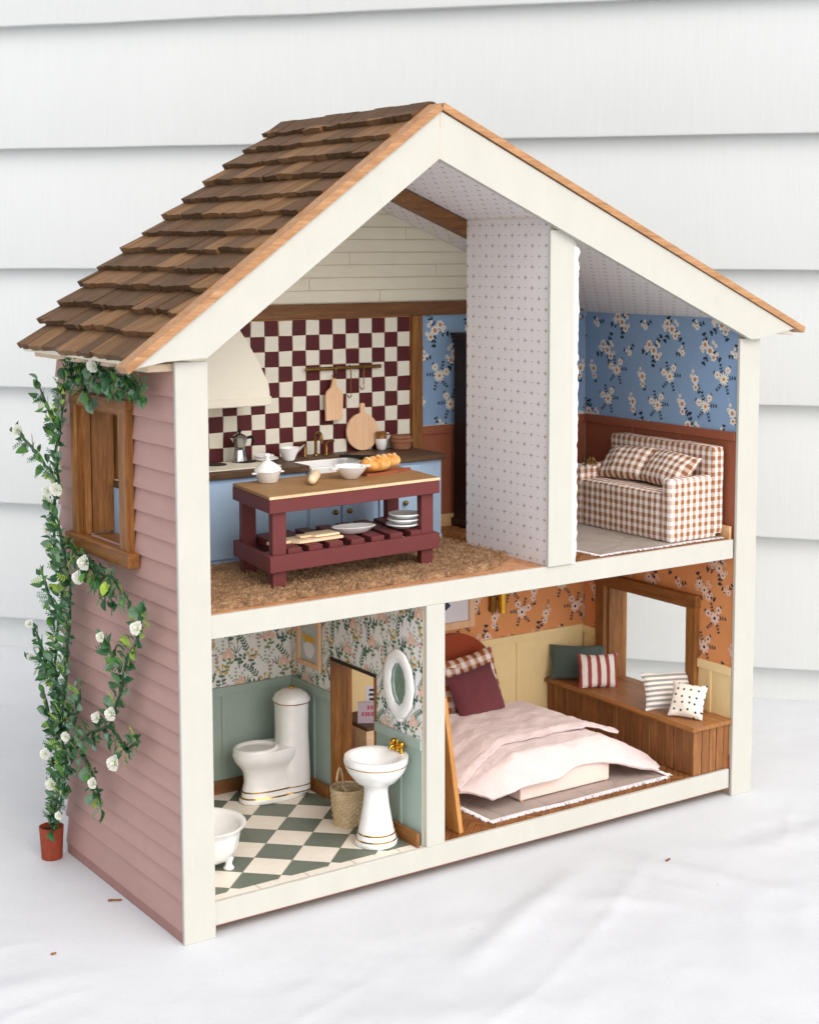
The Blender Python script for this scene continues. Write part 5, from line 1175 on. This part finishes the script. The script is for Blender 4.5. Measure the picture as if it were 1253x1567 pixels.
stemm = paint('green stem', '#2f5a3a', .6, .2, 3); M['petal_w'] = paint('white flower petals', '#f2f2ea', .7, .04)
def leaf(shape, seed, mat):
    r = random.Random(seed); n = 6; vs = []; F = []; r0 = r.uniform(.0, .42); f0 = r.uniform(.05, .4)
    for k in range(n+1):
        t = k/n
        w = {'oval': .29*math.sin(math.pi*min(1, t*.96+.03))**.7, 'lance': .15*math.sin(math.pi*min(1, t+.02))**.8, 'heart': .42*(1-t)**.6*min(1, t*5+.25), 'round': .36*math.sin(math.pi*min(1, t*.97+.02))**.55}[shape]
        z = .12*math.sin(t*2.6)-r0*t*t+r.uniform(-.015, .015); f = f0
        vs += [(t, -w, z+f*w*2), (t, 0, z), (t, w, z+f*w*2)]
    for k in range(n):
        a = k*3; F += [(a, a+1, a+4, a+3), (a+1, a+2, a+5, a+4)]
    b = MB().add(vs, F); b.tube([(-.22, 0, -.03), (.02, 0, 0)], .02, 3)
    return b, mat
LM = []
for sh_, mi, n in (('oval', 0, 3), ('oval', 1, 2), ('lance', 0, 2), ('lance', 1, 1), ('round', 2, 3), ('heart', 0, 2), ('oval', 3, 1), ('lance', 3, 1)):
    for q in range(n): LM.append(leaf(sh_, len(LM), G[mi]))
LSRC = {}
nleaf = 0; over = MB()
def put_leaf(k, p, d, side, sc):
    global nleaf
    Mx = basis(L_(p), d, side)
    if nleaf >= 285 or rng.random() < .5:
        mb, mt = LM[k]; q = Mx @ Matrix.Diagonal((sc, sc, sc, 1)); over.add([q @ Vector(v) for v in mb.v], mb.f, G.index(mt)); return
    nleaf += 1
    if k not in LSRC:
        b, mt = LM[k]; LSRC[k] = b.build('leaf', mt, V, smooth=60); o = LSRC[k]
    else: o = inst(LSRC[k], V)
    o.location = Mx.to_translation(); o.rotation_euler = Mx.to_euler(); o.scale = (sc, sc*rng.uniform(.85, 1.15), sc)
branches = dict(
 main=[(-1.5, 22.0, 2.4), (-1.3, 20.9, 6.8), (-1.2, 21.6, 10.0), (-1.2, 19.9, 13.9), (-1.3, 21.2, 17.0), (-1.2, 20.3, 20.5), (-1.3, 18.8, 24.2), (-1.3, 20.2, 27.1), (-1.3, 20.9, 29.8), (-1.2, 19.5, 32.8), (-1.3, 19.6, 35.4), (-1.2, 18.6, 38.2), (-1.2, 17.9, 40.4), (-1.2, 15.9, 42.4), (-1.3, 11.0, 42.3), (-1.3, 8.0, 41.5), (-1.1, 5, 41.6), (-1.1, 2.9, 41.9)],
 main2=[(-1.7, 21.9, 2.4), (-1.6, 19.6, 6.0), (-1.4, 18.6, 9.0), (-1.5, 19.8, 12), (-1.5, 18.6, 15.2), (-1.4, 18.3, 18), (-1.4, 17.5, 21), (-1.4, 17.0, 24.5), (-1.6, 17.6, 27), (-1.5, 19.2, 30)],
 top2=[(-1.2, 17.0, 41.6), (-1.5, 14.2, 43.0), (-1.6, 11.5, 43.2), (-1.5, 8.6, 42.4), (-1.2, 5.8, 42.2), (-1.1, 3.4, 41.2)],
 top3=[(-1.2, 14.8, 42.2), (-1.4, 13.2, 41.2), (-1.4, 12.0, 40.2)],
 b_win=[(-1.2, 18.8, 27.8), (-1.3, 15.1, 27.4), (-1.3, 11.9, 26.6), (-1.3, 8.8, 26.6), (-1.2, 6.4, 25.4)],
 b_win2=[(-1.3, 13.9, 27.2), (-1.2, 11.2, 25.6), (-1.2, 9.0, 24.6)],
 b_low=[(-1.5, 19.6, 6.8), (-1.3, 17.5, 10.5), (-1.3, 13.9, 13.1), (-1.3, 10.0, 14.6), (-1.2, 8.0, 17.7), (-1.2, 6.6, 20.6), (-1.2, 4.8, 22.5), (-1.2, 3.6, 24.9)],
 b_low2=[(-1.2, 16.1, 10.9), (-1.2, 13.5, 9.4), (-1.2, 12.2, 7.4)], b_low3=[(-1.2, 10.0, 14.6), (-1.2, 7.0, 13.3), (-1.2, 5.2, 14.6)],
 b_l1=[(-1.2, 20.9, 16.4), (-1.3, 23.4, 17.5), (-1.4, 25.0, 19.3)], b_l2=[(-1.2, 20.3, 14.9), (-1.3, 22.8, 16.6), (-1.4, 24.9, 16.7)],
 b_l3=[(-1.2, 19.6, 32.7), (-1.4, 22.3, 34.3), (-1.5, 24.6, 35.2), (-1.6, 27.0, 36.2)], b_l4=[(-1.2, 18.6, 36.9), (-1.2, 20.6, 38.0), (-1.3, 22.9, 40.4)],
 b_mid=[(-1.2, 7.9, 19.3), (-1.3, 9.1, 20.6), (-1.4, 10.3, 21.5)], b_r=[(-1.2, 20.3, 12.5), (-1.2, 16.6, 14.1), (-1.2, 16.0, 16.2)],
 b_l5=[(-1.3, 20.4, 11), (-1.4, 22.2, 12.2), (-1.4, 23.3, 14)], b_l6=[(-1.3, 20.6, 22), (-1.4, 22.0, 23.3), (-1.4, 23.2, 24.6)])
fol = MB(); ffm = []
for name, pts in branches.items():
    # smooth path
    P = []
    for i in range(len(pts)-1):
        for k in range(5):
            t = k/5; a = Vector(pts[i]); c = Vector(pts[i+1]); P.append(a.lerp(c, t)+Vector((0, noise.noise(Vector((a.z*.3+t*2, i, 1)))*.35, noise.noise(Vector((i*2+t*3, 4, 1)))*.3)))
    P.append(Vector(pts[-1]))
    MB().tube([L_(p) for p in P], [.13]*(len(P)-2)+[.09, .05] if len(P) > 3 else .1, 5).build('stem', stemm, V, smooth=80)
    L = sum((P[i+1]-P[i]).length for i in range(len(P)-1)); s = .3; acc = 0; i = 0; q = 0
    step = .21 if name in ('main', 'main2', 'b_low', 'b_win', 'top2') else .28
    while s < L:
        while i < len(P)-2 and acc+(P[i+1]-P[i]).length < s: acc += (P[i+1]-P[i]).length; i += 1
        t = (P[i+1]-P[i]).normalized(); p = P[i]+t*(s-acc)
        sg = 1 if q % 2 else -1; side = Vector((-1, 0, 0)).cross(t)
        d = (t*rng.uniform(.1, .9)+side*sg*rng.uniform(.5, 1.1)+Vector((-1, 0, 0))*rng.uniform(-.05, .75)).normalized()
        zone = noise.noise(Vector((p.y*.15, p.z*.15, 3)))
        c = rng.random()
        if zone > .12: k = rng.choice((7, 8, 9, 10, 0, 5)) if c < .75 else rng.choice((3, 11))
        elif zone < -.12: k = rng.choice((0, 1, 2, 5, 6, 10, 11)) if c < .8 else rng.choice((12, 13))
        else: k = rng.choice((0, 1, 2, 3, 4, 5, 9))
        sc = rng.uniform(.5, 1.15)*(1.12 if k in (5, 6, 7, 13) else 1)
        if s > L-.7: d = (t+Vector((-.2, 0, 0))).normalized()
        put_leaf(k, p+d*rng.uniform(.15, .6), d, t+Vector((rng.uniform(-.7, .7), rng.uniform(-.7, .7), rng.uniform(-.6, .6))), sc)
        if rng.random() < .5:     # fine fern tuft
            d2 = (t*.5-side*sg+Vector((-1, 0, 0))*rng.uniform(0, .8)).normalized(); e = p.copy(); mi = rng.choice((0, 0, 1, 2)) if rng.random() < .8 else 3
            sd = d2.cross(Vector((-1, .2, .1))).normalized()
            for w in range(5):
                e = e+d2*.24
                for g2 in (-1, 1):
                    dd = (d2*.6+sd*g2).normalized(); n2 = dd.cross(d2).normalized(); L3 = .5-.05*w; ww = d2*.08
                    fol.add([L_(e), L_(e+dd*L3*.5+ww), L_(e+dd*L3), L_(e+dd*L3*.5-ww)], [(0, 1, 2, 3)], mi)
            fol.tube([L_(p), L_(e)], .03, 3, mi)
        s += step*rng.uniform(.7, 1.2); q += 1
fol.build('fine_foliage', G, V, kind='stuff'); over.build('small_leaves', G, V, smooth=60, kind='stuff')
b = MB(); r5 = random.Random(9)
for ring in range(5):
    el = .1+ring*.34; n = (13, 12, 10, 7, 3)[ring]
    for k in range(n):
        a = 2*math.pi*(k+.5*(ring % 2))/n+r5.uniform(-.1, .1); d = Vector((math.cos(a)*math.cos(el), math.sin(a)*math.cos(el), math.sin(el))); sdir = Vector((-math.sin(a), math.cos(a), 0)); up = d.cross(sdir)
        L = .78+r5.uniform(-.06, .06); o_ = d*.15
        b.add([o_, o_+d*L*.6+sdir*.13-up*.03, o_+d*L*.92+sdir*.19-up*.05, o_+d*L*1.04, o_+d*L*.92-sdir*.19-up*.05, o_+d*L*.6-sdir*.13-up*.03], [(0, 1, 2, 3, 4, 5)], 0)
b.loft([(0, 0, -.35, .1, .1), (0, 0, -.1, .25, .25), (0, 0, .1, .3, .3)], 8, 1)
fsrc = None
for (x, y, z, s) in [(-2.0, 9.9, 43.0, 1), (-1.9, 26.6, 36.5, .8), (-2.0, 19.9, 32.1, 1), (-2.1, 17.7, 32.5, .95), (-1.9, 20.6, 28.7, .75), (-2.0, 12.4, 27.3, 1.05), (-2.0, 13.7, 25.9, .95), (-1.9, 25.0, 19.9, .85), (-1.9, 24.6, 17.1, .9), (-2.0, 2.9, 23.9, 1.0), (-2.0, 9.6, 21.9, .8), (-2.0, 7.9, 16.2, 1.05), (-2.0, 10.8, 15.2, .75), (-2.0, 17.3, 12.0, .8), (-2.0, 21.9, 9.3, .8), (-2.0, 7.5, 12.4, 1.05), (-2.0, 20.7, 7.0, 1.0), (-2.0, 11.8, 9.6, .85), (-2.0, 19.2, 4.7, .7)]:
    Mx = basis(L_((x, y, z)), (rng.uniform(-.3, .3), 1, rng.uniform(-.3, .3)), (-.1, .2, 1))
    # flower axis (local z) must point away from the wall, towards -x
    ax = Vector((-1, rng.uniform(-.7, 0), rng.uniform(-.2, .5))).normalized(); ux = ax.cross(Vector((0, .3, 1))).normalized(); uy = ax.cross(ux)
    Mx = Matrix(((ux.x, uy.x, ax.x, 0), (ux.y, uy.y, ax.y, 0), (ux.z, uy.z, ax.z, 0), (0, 0, 0, 1)))
    if fsrc is None: fsrc = b.build('flower', [M['petal_w'], G[3]], V); o = fsrc
    else: o = inst(fsrc, V)
    s *= .60*rng.uniform(.88, 1.15); o.location = L_((x, y, z)); o.rotation_euler = Mx.to_euler(); o.scale = (s, s, s)

# ------------------------------------------------------------------ centimetres -> metres
sc = Matrix.Diagonal((.01, .01, .01, 1))
for me in bpy.data.meshes:
    if me.users: me.transform(sc)
for o in scene.objects:
    if o.type in ('MESH', 'EMPTY'): o.location = o.location*.01
